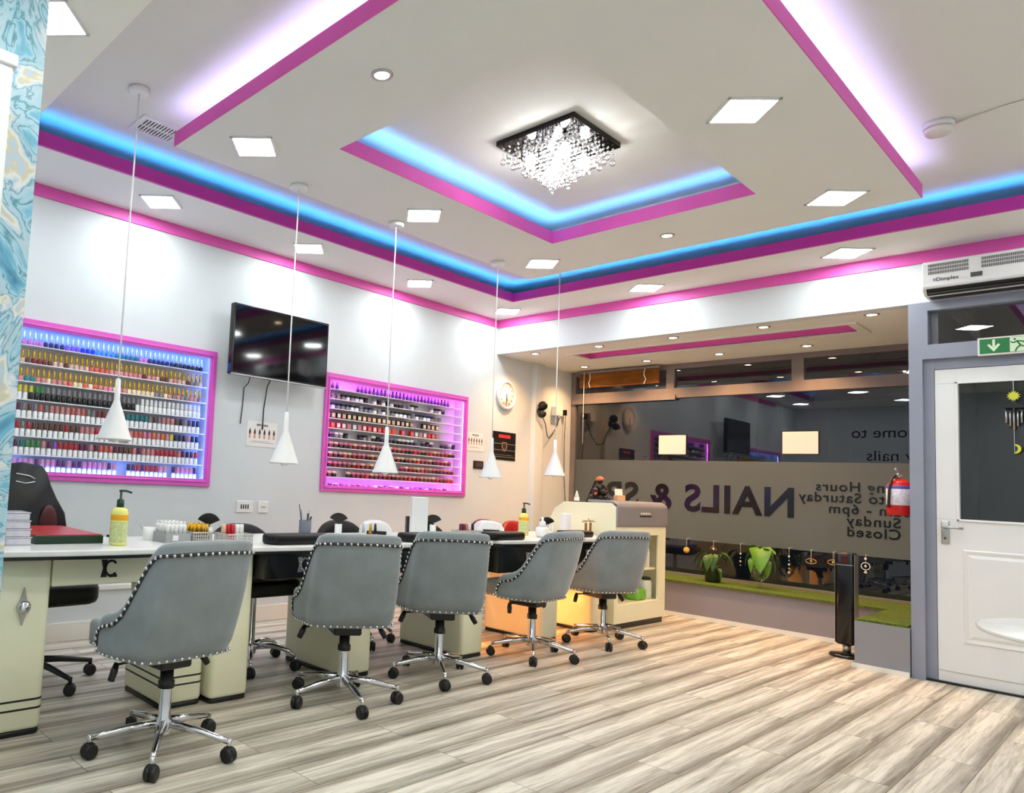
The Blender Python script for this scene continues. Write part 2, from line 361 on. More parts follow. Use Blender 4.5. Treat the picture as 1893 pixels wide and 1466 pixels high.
# door and its frame (outer wall plane at XF)
DX = XF+.07
fr = struct(MB().box(XF-.01, XF+.10, 1.085, 1.156, 0, 2.45).box(XF+.03, XF+.10, 1.032, 1.085, 0, 2.07).box(XF+.035, XF+.095, -.02, 1.032, 2.004, 2.07)
            .box(XF-.01, XF+.1, -.05, 1.085, 2.07, 2.165).box(XF-.01, XF+.1, 1.056, 1.085, 2.165, 2.392).box(XF-.01, XF+.1, -.05, 1.085, 2.392, 2.45).box(XF+.002, XF+.098, -.049, -.02, 0, 2.07).build('window_2', M_GREYP))
MB().box(XF+.04, XF+.046, -.02, 1.056, 2.165, 2.392).build('pane', M_GLASS, fr)
mb = MB()   # leaf in the YZ plane with a hole for the pane
y0, y1 = .03, 1.03
mb.box(DX-.04, DX, y0, y1, .0, 1.03); mb.box(DX-.04, DX, y0, y1, 1.905, 2.0); mb.box(DX-.04, DX, .915, y1, 1.03, 1.905); mb.box(DX-.04, DX, y0, .15, 1.03, 1.905)
dr = struct(mb.build('door_1', M_WHITE)); bevel(dr, .003)
mb = MB()
frameb = [(.915, .93, 1.02, 1.915), (.145, .16, 1.02, 1.915), (.145, .93, 1.9, 1.915), (.145, .93, 1.02, 1.035)]
for a, b_, c, d in frameb: mb.box(DX-.05, DX-.04, a, b_, c, d)
bevel(mb.build('glazing_bead', M_WHITE, dr), .003)
MB().box(DX-.02, DX-.014, .15, .915, 1.03, 1.905).build('pane', M_GLASS, dr)
for (a, b_) in ((.58, .905), (.15, .48)):
    mb = MB(); z0, z1 = .262, .845
    def ring(y0, y1, z0, z1, x): return [Vector((x, y0, z0)), Vector((x, y1, z0)), Vector((x, y1, z1)), Vector((x, y0, z1))]
    R = [ring(a, b_, z0, z1, DX-.0405), ring(a+.008, b_-.008, z0+.008, z1-.008, DX-.048), ring(a+.025, b_-.025, z0+.03, z1-.03, DX-.0425), ring(a+.045, b_-.045, z0+.05, z1-.05, DX-.05)]
    vs = [v for r in R for v in r]; fs = []
    for j in range(3):
        for i in range(4): fs.append((j*4+i, j*4+(i+1) % 4, (j+1)*4+(i+1) % 4, (j+1)*4+i))
    fs.append((12, 13, 14, 15)); mb.add(vs, fs); mb.build('raised_panel', M_WHITE, dr)
hb = MB().rbox(DX-.052, DX-.04, .966, 1.007, .872, 1.02, .018).build('handle_plate', M_STEEL, dr)
hh = MB().cyl((DX-.05, .99, .978), (DX-.095, .99, .978), .009).tube([(DX-.09, .99, .978), (DX-.09, .95, .979), (DX-.088, .893, .977)], .008).build('handle', M_STEEL, dr); hh['label'] = 'brushed steel lever handle'
MB().cyl((DX-.0525, .986, .908), (DX-.056, .986, .908), .006).build('keyhole', M_BLK, dr)
MB().box(DX-.043, DX-.04, .03, 1.03, .075, .078).build('kick_line', pr('grey_line', (170, 172, 172)), dr)
struct(MB().box(XF, XF+.1, -.05, 1.1, -.001, .012).build('trim_11', M_BLK))

# marbled pier and the white upright in front of it at far left
struct(MB().box(.05, .72, 2.34, 2.44, 0, ZP).build('wall_pier', M_MARB))
cb = empty('tall_cabinet', (.41, 2.20, 0)); tag(cb, 'tall white cabinet standing against the blue marbled pier', 'cabinet')
bevel(MB().box(-.33, .155, -.09, .13, 0, 2.20).build('body', M_WHITE, cb), .004)
bevel(MB().box(-.34, .165, -.10, .13, 2.20, 2.235).build('cornice', M_WHITE, cb), .004)
MB().box(-.325, .15, -.105, -.09, .04, 2.18).build('door', M_WHITE, cb)

# ------------------------------------------------------------------ lights of the room
M_PANEL = em('panel_diffuser', (.93, 1, .975), PANEL_E)
def square_light():
    r = empty('ceiling_light')
    M45 = Matrix.Rotation(PI/4, 4, 'Z'); mb = MB()
    for a in range(4):
        mb.box(-.11, .11, .098, .11, -.008, 0, 0, M45 @ Matrix.Rotation(a*PI/2, 4, 'Z'))
    mb.build('frame', M_WHITE, r)
    MB().box(-.098, .098, -.098, .098, -.006, -.002, 0, M45).build('diffuser', M_PANEL, r)
    return r
XN = {0: 'second', 1: 'third'}
sq = square_light(); used = False
def put(proto, loc, label, cat, group, rz=0):
    global used
    o = proto if not proto.get('used') else copy_tree(proto)
    proto['used'] = 1
    o.location = loc; o.rotation_euler.z = rz; tag(o, label, cat, group)
    return o
G1 = 'square led lights set in the ceiling'
spec = [((2.045, 3.08), 'square led ceiling light nearest the ceiling vent and pink beam end'),
        ((3.37, 3.08), 'square led ceiling light beside the second cord pendant rose'),
        ((4.71, 3.08), 'square led ceiling light near the front left corner of the floating panel'),
        ((4.71, 1.21), 'square led ceiling light to the right of the small warm spotlight, by the bulkhead'),
        ((3.37, 1.21), 'largest square led ceiling light, upper right of the crystal chandelier'),
        ((2.045, 1.21), 'square led ceiling light behind the top edge of the picture, near right of panel')]
for (x, y), l in spec: put(sq, (x, y, ZP), l, 'ceiling light', G1)
soff = [((2.07, 4.155), 'square led light in the left soffit above the blue lit polish display'),
        ((3.30, 4.155), 'square led light in the left soffit above the wall television'),
        ((4.53, 4.155), 'square led light in the left soffit above the pink lit polish display'),
        ((5.79, 4.155), 'square led light in the soffit corner by the two crossing pink bands'),
        ((5.81, 2.81), 'square led light in the front soffit, middle of the bulkhead'),
        ((5.81, 1.43), 'square led light in the front soffit, nearest the air curtain'),
        ((.86, 2.76), 'square led light by the top of the blue marbled pier'),
        ((.86, 4.155), 'square led light in the near soffit against the left wall'),
        ((.86, 1.43), 'square led light in the near soffit over the camera'), ((.0, .2), 'added square led fill light in the ceiling behind the camera'),  # panel behind the camera is added fill, out of view
        ((5.81, .1), 'square led light in the front soffit over the door'),
        ((.0, 1.6), 'added square led fill light in the near ceiling by the partition corner'), ((-.9, .9), 'added square led fill light in the ceiling at the back of the room'),  # unseen panels from here on, added to brighten desk fronts and chair backs
        ((.86, .1), 'added square led fill light in the near ceiling to the right of the camera'), ((.86, -.9), 'added square led fill light in the near ceiling by the right wall'),
        ((-.9, -.6), 'added square led fill light in the ceiling at the back right of the room'), ((2.4, -.3), 'added square led fill light in the ceiling right of the camera'), ((3.8, -.3), 'added square led fill light in the ceiling over the round table'),
        ((5.0, -.3), 'added square led fill light in the ceiling before the door')]
for (x, y), l in soff: put(sq, (x, y, ZC if y == -.3 else ZP), l, 'ceiling light', G1)

M_SPOTG = em('warm_lamp', (1, .78, .5), 40)
def downlight():
    r = empty('spotlight')
    MB().lathe([(.047, 0), (.047, -.004), (.034, -.007), (.032, -.001)], n=24).build('rim', M_STEEL, r)
    MB().lathe([(.031, -.001), (.031, -.004)], n=20).build('lamp', M_SPOTG, r)
    return r
dl = downlight()
spots = [((2.043, 2.138, ZP), 'small round warm spotlight near the pink beam, upper middle of the ceiling'),
         ((4.71, 2.144, ZP), 'small round warm spotlight in front of the recess, over the bulkhead')]
nn = ['first', 'second', 'third', 'fourth', 'fifth']
for i, y in enumerate((4.13, 3.454, 2.777, 2.081, 1.392)): spots.append(((6.24, y, 2.45), f'{nn[i]} warm spotlight from the clock in the bulkhead-side row of the window bay'))
for i, y in enumerate((4.134, 3.452, 2.767, 2.058)): spots.append(((7.18, y, 2.45), f'{nn[i]} warm spotlight from the wall in the row above the window blind'))
def spot_lamp(parent, power, size=1.9):
    l = bpy.data.lights.new('lamp_beam', 'SPOT'); l.energy = power; l.color = (1, .55, .24); l.spot_size = size; l.spot_blend = .7; l.shadow_soft_size = .03
    o = bpy.data.objects.new('lamp_beam', l); COL.objects.link(o); o.parent = parent; o.location = (0, 0, -.012); return o
for i, (loc, l) in enumerate(spots):
    o = dl if i == 0 else copy_tree(dl)
    o.location = loc; tag(o, l, 'spotlight', 'round warm spotlights'); o['n'] = i
for o in [o for o in list(COL.objects) if o.name.startswith('spotlight') and 'n' in o]:
    spot_lamp(o, SPOT_E*(.35 if o['n'] < 2 else 1), 2.3)

def strip(pts, z, rgb, e, label, name='led_strip', wdt=.008):
    m = em('led_%d_%d_%d_%d' % (*[int(c*100) for c in rgb], int(e)), rgb, e)
    mb = MB()
    for (xa, xb, ya, yb) in pts: mb.box(xa, xb, ya, yb, z, z+.004)
    o = mb.build(name, m); tag(o, label, 'light strip'); return o
BLUE = (.015, .40, 1.0); VIO = (.62, .55, 1.0)
strip([(1.12, 5.55, 3.934, 3.946)], 2.866, BLUE, BLUE_E, 'blue led strip behind the lip of the left soffit')
strip([(5.554, 5.566, -1.2, 3.93)], 2.866, BLUE, BLUE_E, 'blue led strip behind the lip of the soffit along the bulkhead')
strip([(PX0+.018, PX0+.030, PY0+.05, PY1-.05)], 2.862, VIO, VIOLET_E, 'violet led strip on the near edge of the floating ceiling panel')
strip([(PX0+.1, PX1-.05, PY0+.018, PY0+.030)], 2.862, VIO, VIOLET_E, 'violet led strip on the right edge of the floating ceiling panel')
strip([(HX0-.05, HX1+.02, HY1+.010, HY1+.022)], 2.868, (.10, .45, 1.0), BLUE_E, 'pale blue led strip on the left side of the chandelier recess')
strip([(HX1+.010, HX1+.022, HY0, HY1)], 2.868, (.10, .45, 1.0), BLUE_E*.8, 'pale blue led strip on the window side of the chandelier recess')

# chandelier
ch = empty('chandelier', (3.40, 2.145, ZC)); tag(ch, 'square crystal chandelier with hanging bead strands in the ceiling recess', 'chandelier')
bevel(MB().box(-.235, .235, -.235, .235, -.03, 0).build('mirror_plate', pr('mirror_plate', (60, 56, 58), .08, metal=1., noise=.1), ch), .003)
M_BULB = em('chandelier_bulb', (1, 1, 1), CRYSTAL_E)
for x, y in ((-.1, -.1), (.1, -.1), (-.1, .1), (.1, .1), (0, 0)):
    b = MB().cyl((x, y, -.045), (x, y, -.075), .012).build('bulb_socket', M_CHROME, ch)
    MB().lathe([(.006, -.075), (.02, -.09), (.024, -.115), (.016, -.14), (.003, -.148)], (x, y, 0), n=12).build('bulb', M_BULB, b)
strand = {}
for i in range(10):
    for j in range(10):
        x = -.205+.41*i/9+random.uniform(-.006, .006); y = -.205+.41*j/9+random.uniform(-.006, .006)
        d = max(abs(x), abs(y)); n = 3+int((1-d/.205)*7+.5)+random.choice((0, 0, 1))
        mb = MB(); z = -.034
        for q in range(n):
            r = .0075 if q < n-1 else .016
            mb.ball((0, 0, z-r), r, 6 if q < n-1 else 8, sc=(1, 1, 1.15)); z -= 2*r+.008
        if n in strand:
            o = strand[n].copy(); COL.objects.link(o); o.location = (x, y, 0)
        else:
            o = mb.build('crystal_strand', M_CRYS, ch, (x, y, 0)); strand[n] = o

# pendants
def pendant(length, label, loc, shade_drop):
    r = empty('pendant_lamp', loc); tag(r, label, 'pendant lamp', 'white cone pendant lamps over the desks')
    MB().lathe([(.052, 0), (.052, -.022), (.045, -.028)], n=28).build('ceiling_rose', M_WHITE, r)
    L = length
    MB().tube([(0, 0, -.028), (.002, 0, -.15), (-.001, .001, -L*.5), (0, 0, -L+.28)], .0042, 6).build('cord', pr('pale_cord', (238, 238, 238)), r)
    o = MB().lathe([(.006, -L+.30), (.012, -L+.295), (.0145, -L+.195), (.0165, -L+.185), (.0825, -L+.006), (.085, -L), (.080, -L+.003), (.012, -L+.18)], n=36, cap=False).build('shade', M_WHITE, r)
    MB().ball((0, 0, -L+.012), .026, 12).build('bulb', pr('unlit_bulb', (225, 225, 222), .15), r)
    return r
pendant(ZC-1.214, 'white cone pendant in front of the blue lit polish display, nearest the camera', (1.487, 3.307, ZC), 0)
pendant(ZP-1.155, 'white cone pendant hanging between the television and the desk, left of pink display', (2.527, 3.307, ZP), 0)
pendant(ZP-1.140, 'white cone pendant hanging in front of the pink lit polish display', (3.353, 3.307, ZP), 0)
pendant(ZP-1.155, 'white cone pendant hanging beside the black poster, left of the clock', (4.469, 3.307, ZP), 0)
pendant(ZC-1.206, 'white cone pendant nearest the shop window, over the cream towel cabinet', (5.322, 3.307, ZC), 0)

# ceiling vent and smoke detector
v = empty('ceiling_vent', (1.75, 3.62, ZC)); tag(v, 'white slatted air vent in the ceiling by the end of the pink beam', 'air vent')
mb = MB(); frame4(mb, -.13, .13, -.10, .10, -.105, .105, -.075, .075, -.012, 0); mb.box(-.105, .105, -.004, .004, -.012, 0); mb.build('frame', M_WHITE, v)
MB().box(-.105, .105, -.075, .075, -.002, 0).build('backing', pr('vent_dark', (70, 62, 56)), v)
mb = MB()
for i in range(11): mb.box(-.004, .004, -.075, .075, -.012, -.001, 0, Matrix.Translation((-.095+.019*i, 0, 0)) @ Matrix.Rotation(.5, 4, 'Y'))
mb.build('slats', M_WHITE, v)
s = empty('smoke_detector', (4.49, .73, ZC)); tag(s, 'round white smoke detector with a cable on the ceiling', 'smoke detector')
MB().lathe([(.062, 0), (.062, -.022), (.058, -.026)], n=28).build('base', M_WHITE, s)
MB().lathe([(.054, -.026), (.056, -.045), (.048, -.058), (.0, -.06)], n=28).build('cover', M_TRIMW, s)
MB().tube([(.03, -.02, -.014), (-.01, -.25, -.006), (-.03, -1.9, -.006)], .005, 6).build('cable', M_TRIMW, s)

# ------------------------------------------------------------------ left wall: displays, tv, posters
def display(D, name, label, nsh, led, rgbs, group):
    x0, x1, z0, z1 = D
    r = empty(name, ((x0+x1)/2, YL, z0)); tag(r, label, 'display case')
    w2 = (x1-x0)/2; h = z1-z0
    mb = MB(); fw_ = .052
    for a in ((-w2, w2, 0, fw_), (-w2, w2, h-fw_, h), (-w2, -w2+fw_, fw_, h-fw_), (w2-fw_, w2, fw_, h-fw_)):
        mb.box(a[0], a[1], -.02, .0, a[2], a[3])
    for a in ((-w2+.028, w2-.028, .028, .038), (-w2+.028, w2-.028, h-.038, h-.028), (-w2+.028, -w2+.038, .028, h-.028), (w2-.038, w2-.028, .028, h-.028)):
        mb.box(a[0], a[1], -.028, -.02, a[2], a[3])
    bevel(mb.build('frame', pr('display_frame_'+name, rgbs, .4, noise=.05), r), .003)
    mb = MB(); i = .034
    mb.box(-w2+i, w2-i, .118, .124, i, h-i); mb.box(-w2+i, -w2+i+.006, 0, .118, i, h-i); mb.box(w2-i-.006, w2-i, 0, .118, i, h-i)
    mb.box(-w2+i, w2-i, 0, .118, i, i+.006); mb.box(-w2+i, w2-i, 0, .118, h-i-.006, h-i)
    mb.build('case', pr('display_case_white', (225, 225, 228), .5, noise=.02), r)
    sh = []
    zb, zt = i+.006, h-i-.006; step = (zt-zb)/nsh
    for k in range(nsh):
        z = zb+step*k
        if k: MB().box(-w2+i+.02, w2-i-.02, .02, .116, z-.006, z).build('shelf', M_WHITE, r)
        sh.append(z0+z)
    m = em('display_led_'+name, led, DISP_E)
    e = .012
    for nm, b in (('led_strip', (w2-i-.010, w2-i-.0065, .002, .008, zb+.02, zt-.02)), ('led_strip', (-w2+i+.0065, -w2+i+.010, .002, .008, zb+.02, zt-.02)),
                  ('led_strip', (-w2+i+.03, w2-i-.03, .001, .008, zt-.005, zt-.001)), ('led_strip', (-w2+i+.03, w2-i-.03, .0, .006, zb+.001, zb+.005))):
        MB().box(*b).build(nm, m, r)
    return sh, step
sh1, st1 = display(D1, 'polish_display', 'pink framed wall display with blue lit rows of tall nail polish bottles', 8, (.12, .30, 1.0), (226, 96, 202), None)
sh2, st2 = display(D2, 'pot_display', 'pink framed wall display with magenta lit rows of small nail pots', 11, (.80, .12, 1.0), (228, 98, 200), None)

CN = {'pink': (225, 120, 160), 'deep purple': (50, 20, 70), 'violet': (140, 80, 190), 'royal blue': (20, 50, 190), 'sky blue': (70, 150, 220), 'teal': (20, 120, 130),
      'black': (16, 14, 16), 'dark red': (120, 16, 24), 'coral': (220, 90, 70), 'rose': (214, 130, 130), 'nude': (216, 176, 150), 'brown': (96, 50, 34), 'white': (235, 235, 235),
      'red': (190, 24, 36), 'orange': (225, 110, 40), 'yellow': (220, 200, 50), 'green': (60, 140, 60), 'grey': (130, 126, 128), 'plum': (96, 26, 70), 'mint': (120, 200, 180), 'cream': (235, 215, 180), 'navy': (20, 26, 80)}
def cm(n): return pr('polish_'+n.replace(' ', '_'), CN[n], .25, noise=.06, scale=40)
R_ = lambda seq: seq
ordn = lambda n: {1: '1st', 2: '2nd', 3: '3rd', 21: '21st', 22: '22nd', 23: '23rd', 31: '31st', 32: '32nd', 33: '33rd', 41: '41st'}.get(n, f'{n}th')
SHN = ['top', 'second', 'third', 'fourth', 'fifth', 'sixth', 'seventh', 'eighth', 'ninth', 'tenth', 'bottom']
def row_cols(spec, n):
    out = []
    for c, k in spec: out += [c]*k
    while len(out) < n: out.append(out[-1])
    return out[:n]
N1 = 39
def jitter(cols, pool):
    return [random.choice(pool) if random.random() < .35 else c for c in cols]
rows = [
 ('silver', row_cols([('pink', 4), ('deep purple', 4), ('violet', 3), ('royal blue', 3), ('sky blue', 4), ('teal', 5), ('pink', 2), ('navy', 6), ('black', 9)], N1), 'tall'),
 ('gold', jitter(row_cols([('dark red', 5), ('brown', 4), ('nude', 4), ('coral', 4), ('rose', 9), ('brown', 3), ('red', 2), ('nude', 4), ('grey', 4)], N1), ['nude', 'rose', 'brown']), 'tall'),
 ('gold', jitter(row_cols([('teal', 3), ('rose', 6), ('coral', 6), ('pink', 6), ('cream', 6), ('grey', 12)], N1), ['rose', 'cream']), 'tall'),
 ('mix4', ['white']*2+['black']*21+['white']*16, 'mid'),
 ('colour', jitter(row_cols([('plum', 3), ('coral', 2), ('pink', 2), ('rose', 2), ('yellow', 1), ('coral', 3), ('grey', 2), ('dark red', 2), ('red', 4), ('teal', 5), ('grey', 3), ('rose', 3), ('black', 4), ('navy', 3)], N1), ['grey', 'rose', 'brown']), 'cap'),
 ('colour', jitter(row_cols([('grey', 2), ('dark red', 3), ('brown', 4), ('red', 3), ('rose', 4), ('grey', 5), ('coral', 4), ('pink', 2), ('orange', 4), ('yellow', 1), ('navy', 7)], N1), ['red', 'brown', 'rose']), 'cap'),
 ('colour', jitter(row_cols([('teal', 2), ('green', 3), ('violet', 3), ('red', 4), ('plum', 4), ('coral', 3), ('brown', 4), ('rose', 5), ('red', 6), ('navy', 5)], N1), ['rose', 'red', 'plum']), 'cap'),
 ('colour', jitter(row_cols([('rose', 8), ('plum', 6), ('pink', 6), ('navy', 3), ('red', 6), ('rose', 10)], N1), ['pink', 'plum', 'rose']), 'cap')]
meshes = {}
def bottle(kind, capc, bodyc):
    key = (kind, capc, bodyc)
    if key not in meshes:
        cmx = {'gold': M_GOLD, 'silver': M_SILV}.get(capc) or cm(capc)
        if kind == 'tall':
            b = MB().lathe([(.0115, 0), (.0125, .003), (.0125, .026), (.006, .031)], n=10).mesh('bottle', cm(bodyc))
            c = MB().lathe([(.0078, .030), (.0085, .034), (.0055, .082), (.004, .084)], n=10).mesh('cap', cmx)
        else:
            b = MB().lathe([(.0115, 0), (.0125, .003), (.0125, .038), (.007, .044)], n=10).mesh('bottle', cm(bodyc))
            c = MB().lathe([(.0105, .044), (.0108, .047), (.0098, .082), (.008, .084)], n=10).mesh('cap', cmx)
        for me in (b, c): me.transform(Matrix.Diagonal((1.16, 1.16, 1.04, 1)))
        meshes[key] = (b, c)
    return meshes[key]
xa, xb = D1[0]+.075, D1[1]-.075
pitch = .0338
for ri, (capk, cols, kind) in enumerate(rows):
    z = sh1[7-ri]+.0005
    nvis = int((xb-1.36)/pitch)
    skip = {5: (20, 21), 3: (), 7: (20, 21, 31)}.get(ri, ())
    for k in range(nvis):
        if k in skip: continue
        x = xb-.02-pitch*(nvis-1-k)
        bc = cols[min(k, len(cols)-1)]; cc = capk
        if capk == 'mix4': cc = 'yellow' if k < 3 else 'green' if k < 5 else 'grey' if k < 24 else 'white'
        if capk == 'colour': cc = bc; bc = 'white'
        bm_, cm_ = bottle('tall' if kind == 'tall' else 'cap', cc, bc)
        o = bpy.data.objects.new('polish_bottle', bm_); COL.objects.link(o); o.location = (x+random.uniform(-.001, .001), YL+.045, z)
        c = bpy.data.objects.new('cap', cm_); COL.objects.link(c); c.parent = o
        sh = SHN[ri] if ri < 7 else 'bottom'
        tag(o, f'{cc}-capped {bc} polish bottle, {ordn(nvis-k)} from right, {sh} shelf of blue lit display', 'nail polish', 'nail polish bottles in the blue lit display')
# small pots
def pot(kind, c1, c2):
    key = ('pot', kind, c1, c2)
    if key not in meshes:
        if kind == 0: b = MB().lathe([(.017, 0), (.018, .004), (.018, .02)], n=12, mi=0).lathe([(.019, .02), (.019, .032), (.016, .034)], n=12, mi=1)
        elif kind == 1: b = MB().rbox(-.02, .02, -.014, .014, 0, .036, .004, 0).rbox(-.014, .014, -.0148, -.013, .006, .03, .002, 1)
        elif kind == 2: b = MB().lathe([(.016, 0), (.016, .014)], n=12, mi=0).lathe([(.0155, .014), (.0155, .02)], n=12, mi=1)
        else: b = MB().lathe([(.010, 0), (.0115, .003), (.0115, .022), (.005, .026)], n=10, mi=0).lathe([(.0065, .026), (.005, .045)], n=10, mi=1)
        b.v = [(v[0]*1.22, v[1]*1.22, v[2]*1.4) for v in b.v]
        meshes[key] = b.mesh('nail_pot', [cm(c1), cm(c2)])
    return meshes[key]
dark = ['dark red', 'brown', 'plum', 'black', 'red', 'dark red', 'brown']
light = ['nude', 'cream', 'pink', 'rose']
prow = [(3, ['deep purple', 'navy'], ['violet', 'deep purple'], 1.6, ((.08, .20),)), (0, ['grey', 'black', 'white'], ['black', 'grey'], 1.52, ((.27, .31), (.66, .74))),
        (0, ['white', 'grey'], ['navy', 'black', 'grey'], 1.45, ()), (1, ['brown', 'black'], ['cream', 'nude'], 1.43, ((.63, .69),)), (1, ['red', 'coral', 'grey'], ['coral', 'white', 'rose'], 1.46, ((.5, .53), (.56, .60))),
        (0, ['black', 'grey', 'deep purple'], ['grey', 'white', 'black'], 1.7, ((.16, .2), (.66, .69), (.8, .84))), (0, dark, light, 1.7, ()), (0, dark, light, 1.65, ()), (0, dark, light, 1.7, ((.36, .52),)),
        (0, dark, light, 1.65, ((.08, .15),)), (2, ['violet', 'plum', 'white', 'black'], ['pink', 'violet', 'white'], 1.6, ((.18, .2),))]
cnt = 0
kn = {0: 'pot', 1: 'box', 2: 'flat jar', 3: 'small bottle'}
rest = MB()
for ri, (kind, a, b, ln, gaps) in enumerate(prow):
    z = sh2[10-ri]+.0005; x = D2[0]+.085; W = D2[1]-D2[0]-.15; k = 0
    while x < D2[0]+.075+min(ln, W)-.02:
        f = (x-D2[0]-.075)/W
        if not any(g0 < f < g1 for g0, g1 in gaps):
            k += 1; c1, c2 = random.choice(a), random.choice(b)
            if cnt < 300:
                o = bpy.data.objects.new('nail_pot', pot(kind, c1, c2)); COL.objects.link(o); o.location = (x, YL+.05, z); cnt += 1
                tag(o, f'{c1} and {c2} {kn[kind]}, {ordn(k)} from left, {SHN[ri]} shelf of pink lit display', 'nail pot', 'nail pots in the pink lit display')
        x += {0: .054, 1: .060, 2: .066, 3: .048}[kind]+random.uniform(-.002, .002)

# television
tv = empty('television', (3.20, 4.30, 1.79)); tag(tv, 'black flat television mounted on the left wall between the displays', 'television')
bevel(MB().box(-.445, .445, -.02, .03, 0, .512).build('case', M_BLACK, tv), .006)
MB().box(-.43, .43, -.0215, -.0205, .02, .497).build('screen', pr('tv_screen', (4, 4, 6), .06, spec=.5), tv)
MB().box(-.445, .445, -.0225, -.019, -.002, .008).build('silver_trim', M_STEEL, tv)
MB().box(-.15, .15, .03, .06, .12, .40).box(-.05, .05, .06, .170, .2, .32).build('wall_bracket', M_BLK, tv)
MB().tube([(-.20, .05, .1), (-.19, .13, -.03), (-.2, .165, -.06), (-.205, .165, -.2), (-.215, .165, -.33)], .004, 6).build('cable', M_BLK, tv)
MB().tube([(.0, .05, .1), (.0, .15, -.03), (-.01, .165, -.2), (-.012, .165, -.36)], .0045, 6).build('cable', M_BLK, tv)

# posters with six nails
def nail_poster(x0, x1, z0, z1, label):
    r = empty('nail_poster', ((x0+x1)/2, YL-.003, z0)); tag(r, label, 'poster'); w2 = (x1-x0)/2; h = z1-z0
    MB().box(-w2, w2, -.001, .002, 0, h).build('sheet', M_PAPER, r)
    for i in range(6):
        mb = MB(); mt = MB()
        x = -w2*.8+i*(w2*1.6/5)
        mb.rbox(x-w2*.06, x+w2*.06, -.0025, -.001, h*.33, h*.52, .003); mt.prism([(x-w2*.06, h*.5), (x+w2*.06, h*.5), (x+w2*.055, h*.6), (x, h*.72), (x-w2*.055, h*.6)], 'y', -.0028, -.001)
        pn = mb.build('printed_nail', pr('print_nude', (214, 160, 130)), r); mt.build('painted_tip', pr('print_brown', (70, 30, 26)), pn)
    t = text_obj('BEST NAILS', h*.11, pr('print_dark', (60, 30, 30)), 'heading', r, .0003, .0005); face_to(t, (0, -.002, h*.86), (1, 0, 0), (0, -1, 0))
    t = text_obj('Care', h*.07, pr('print_dark', (60, 30, 30)), 'subheading', r, .0003); face_to(t, (0, -.002, h*.77), (1, 0, 0), (0, -1, 0))
    MB().box(-w2*.8, w2*.8, -.0015, -.001, h*.16, h*.175).box(-w2*.6, w2*.5, -.0015, -.001, h*.21, h*.225).build('caption_lines', pr('print_grey', (150, 140, 135)), r)
nail_poster(3.05, 3.33, 1.30, 1.49, 'white poster with six nails on the wall under the television')
nail_poster(5.645, 5.90, 1.44, 1.62, 'white poster with six nails right of the pink lit display')
bp_ = empty('black_poster', (6.25, YL-.003, 1.375)); tag(bp_, 'black poster with a red heading and shield emblem below the clock', 'poster')
MB().box(-.195, .195, -.001, .002, 0, .29).build('sheet', pr('poster_black', (16, 12, 14), .35), bp_)
MB().box(-.10, .10, -.002, -.001, .228, .262).build('red_heading', pr('poster_red', (210, 50, 50)), bp_)
mb = MB(); mb.box(-.195, .195, -.002, -.001, .10, .105).box(-.195, .195, -.002, -.001, .165, .17).box(-.19, .19, -.002, -.001, .03, .034).box(-.15, .15, -.002, -.001, .05, .053)
mb.prism([(-.04, .185), (.04, .185), (.045, .13), (0, .085), (-.045, .13)], 'y', -.003, -.001); mb.build('emblem', pr('poster_silver', (150, 130, 110), .4), bp_)
MB().prism([(-.03, .175), (.03, .175), (.033, .133), (0, .1), (-.033, .133)], 'y', -.0035, -.003).build('emblem_field', pr('poster_brown', (70, 36, 26)), bp_)
ck = empty('wall_clock', (6.235, YL, 2.045)); tag(ck, 'round white wall clock above the black poster', 'clock')
MR = Matrix.Rotation(PI/2, 4, 'X')
MB().lathe([(.13, 0), (.148, .008), (.15, .03), (.135, .042), (.128, .036), (.128, .02)], n=40, M=MR, cap=False).build('rim', M_WHITE, ck)
MB().lathe([(.0, .0), (.129, .0), (.129, .022), (.0, .022)], n=40, M=MR).build('face', pr('clock_face', (235, 225, 222)), ck)
mb = MB()
for i in range(12):
    a = i*PI/6; MM = Matrix.Rotation(a, 4, 'Y'); mb.box(-.003, .003, -.0235, -.022, .095, .113, 0, MM)
mb.build('hour_marks', M_BLK, ck)
MB().box(-.004, .004, -.026, -.024, -.01, .06, 0, Matrix.Rotation(PI*.93, 4, 'Y')).build('hour_hand', M_BLK, ck)
MB().box(-.003, .003, -.029, -.027, -.015, .095, 0, Matrix.Rotation(PI*1.02, 4, 'Y')).build('minute_hand', M_BLK, ck)
pp = empty('wall_switch_panel', (5.83, YL-.01, 1.305)); tag(pp, 'small dark square wall control beside the pink lit display', 'wall control')
bevel(MB().box(-.075, .075, -.002, .01, -.04, .04).build('plate', pr('dark_plate', (50, 40, 40), .3), pp), .003)
MB().box(-.05, .05, -.004, -.002, -.022, .022).build('key', pr('dark_key', (78, 66, 66), .3), pp)
so = empty('wall_socket', (3.067, YL, .848)); tag(so, 'wide white wall socket plate with dark module openings above the desk', 'socket')
bevel(MB().box(-.073, .073, -.01, 0, -.043, .043).build('plate', M_WHITE, so), .003)
mb = MB()
for i in range(4): mb.box(-.036+.02*i, -.026+.02*i, -.0115, -.01, -.016, .016)
mb.build('openings', M_BLK, so)
so = empty('wall_socket', (3.237, YL, .848)); tag(so, 'square white wall switch right of the wide socket plate', 'socket')
bevel(MB().box(-.047, .047, -.01, 0, -.043, .043).build('plate', M_WHITE, so), .003)
MB().box(-.02, .02, -.0125, -.01, -.004, .004).build('rocker', pr('rocker_grey', (150, 150, 150)), so)

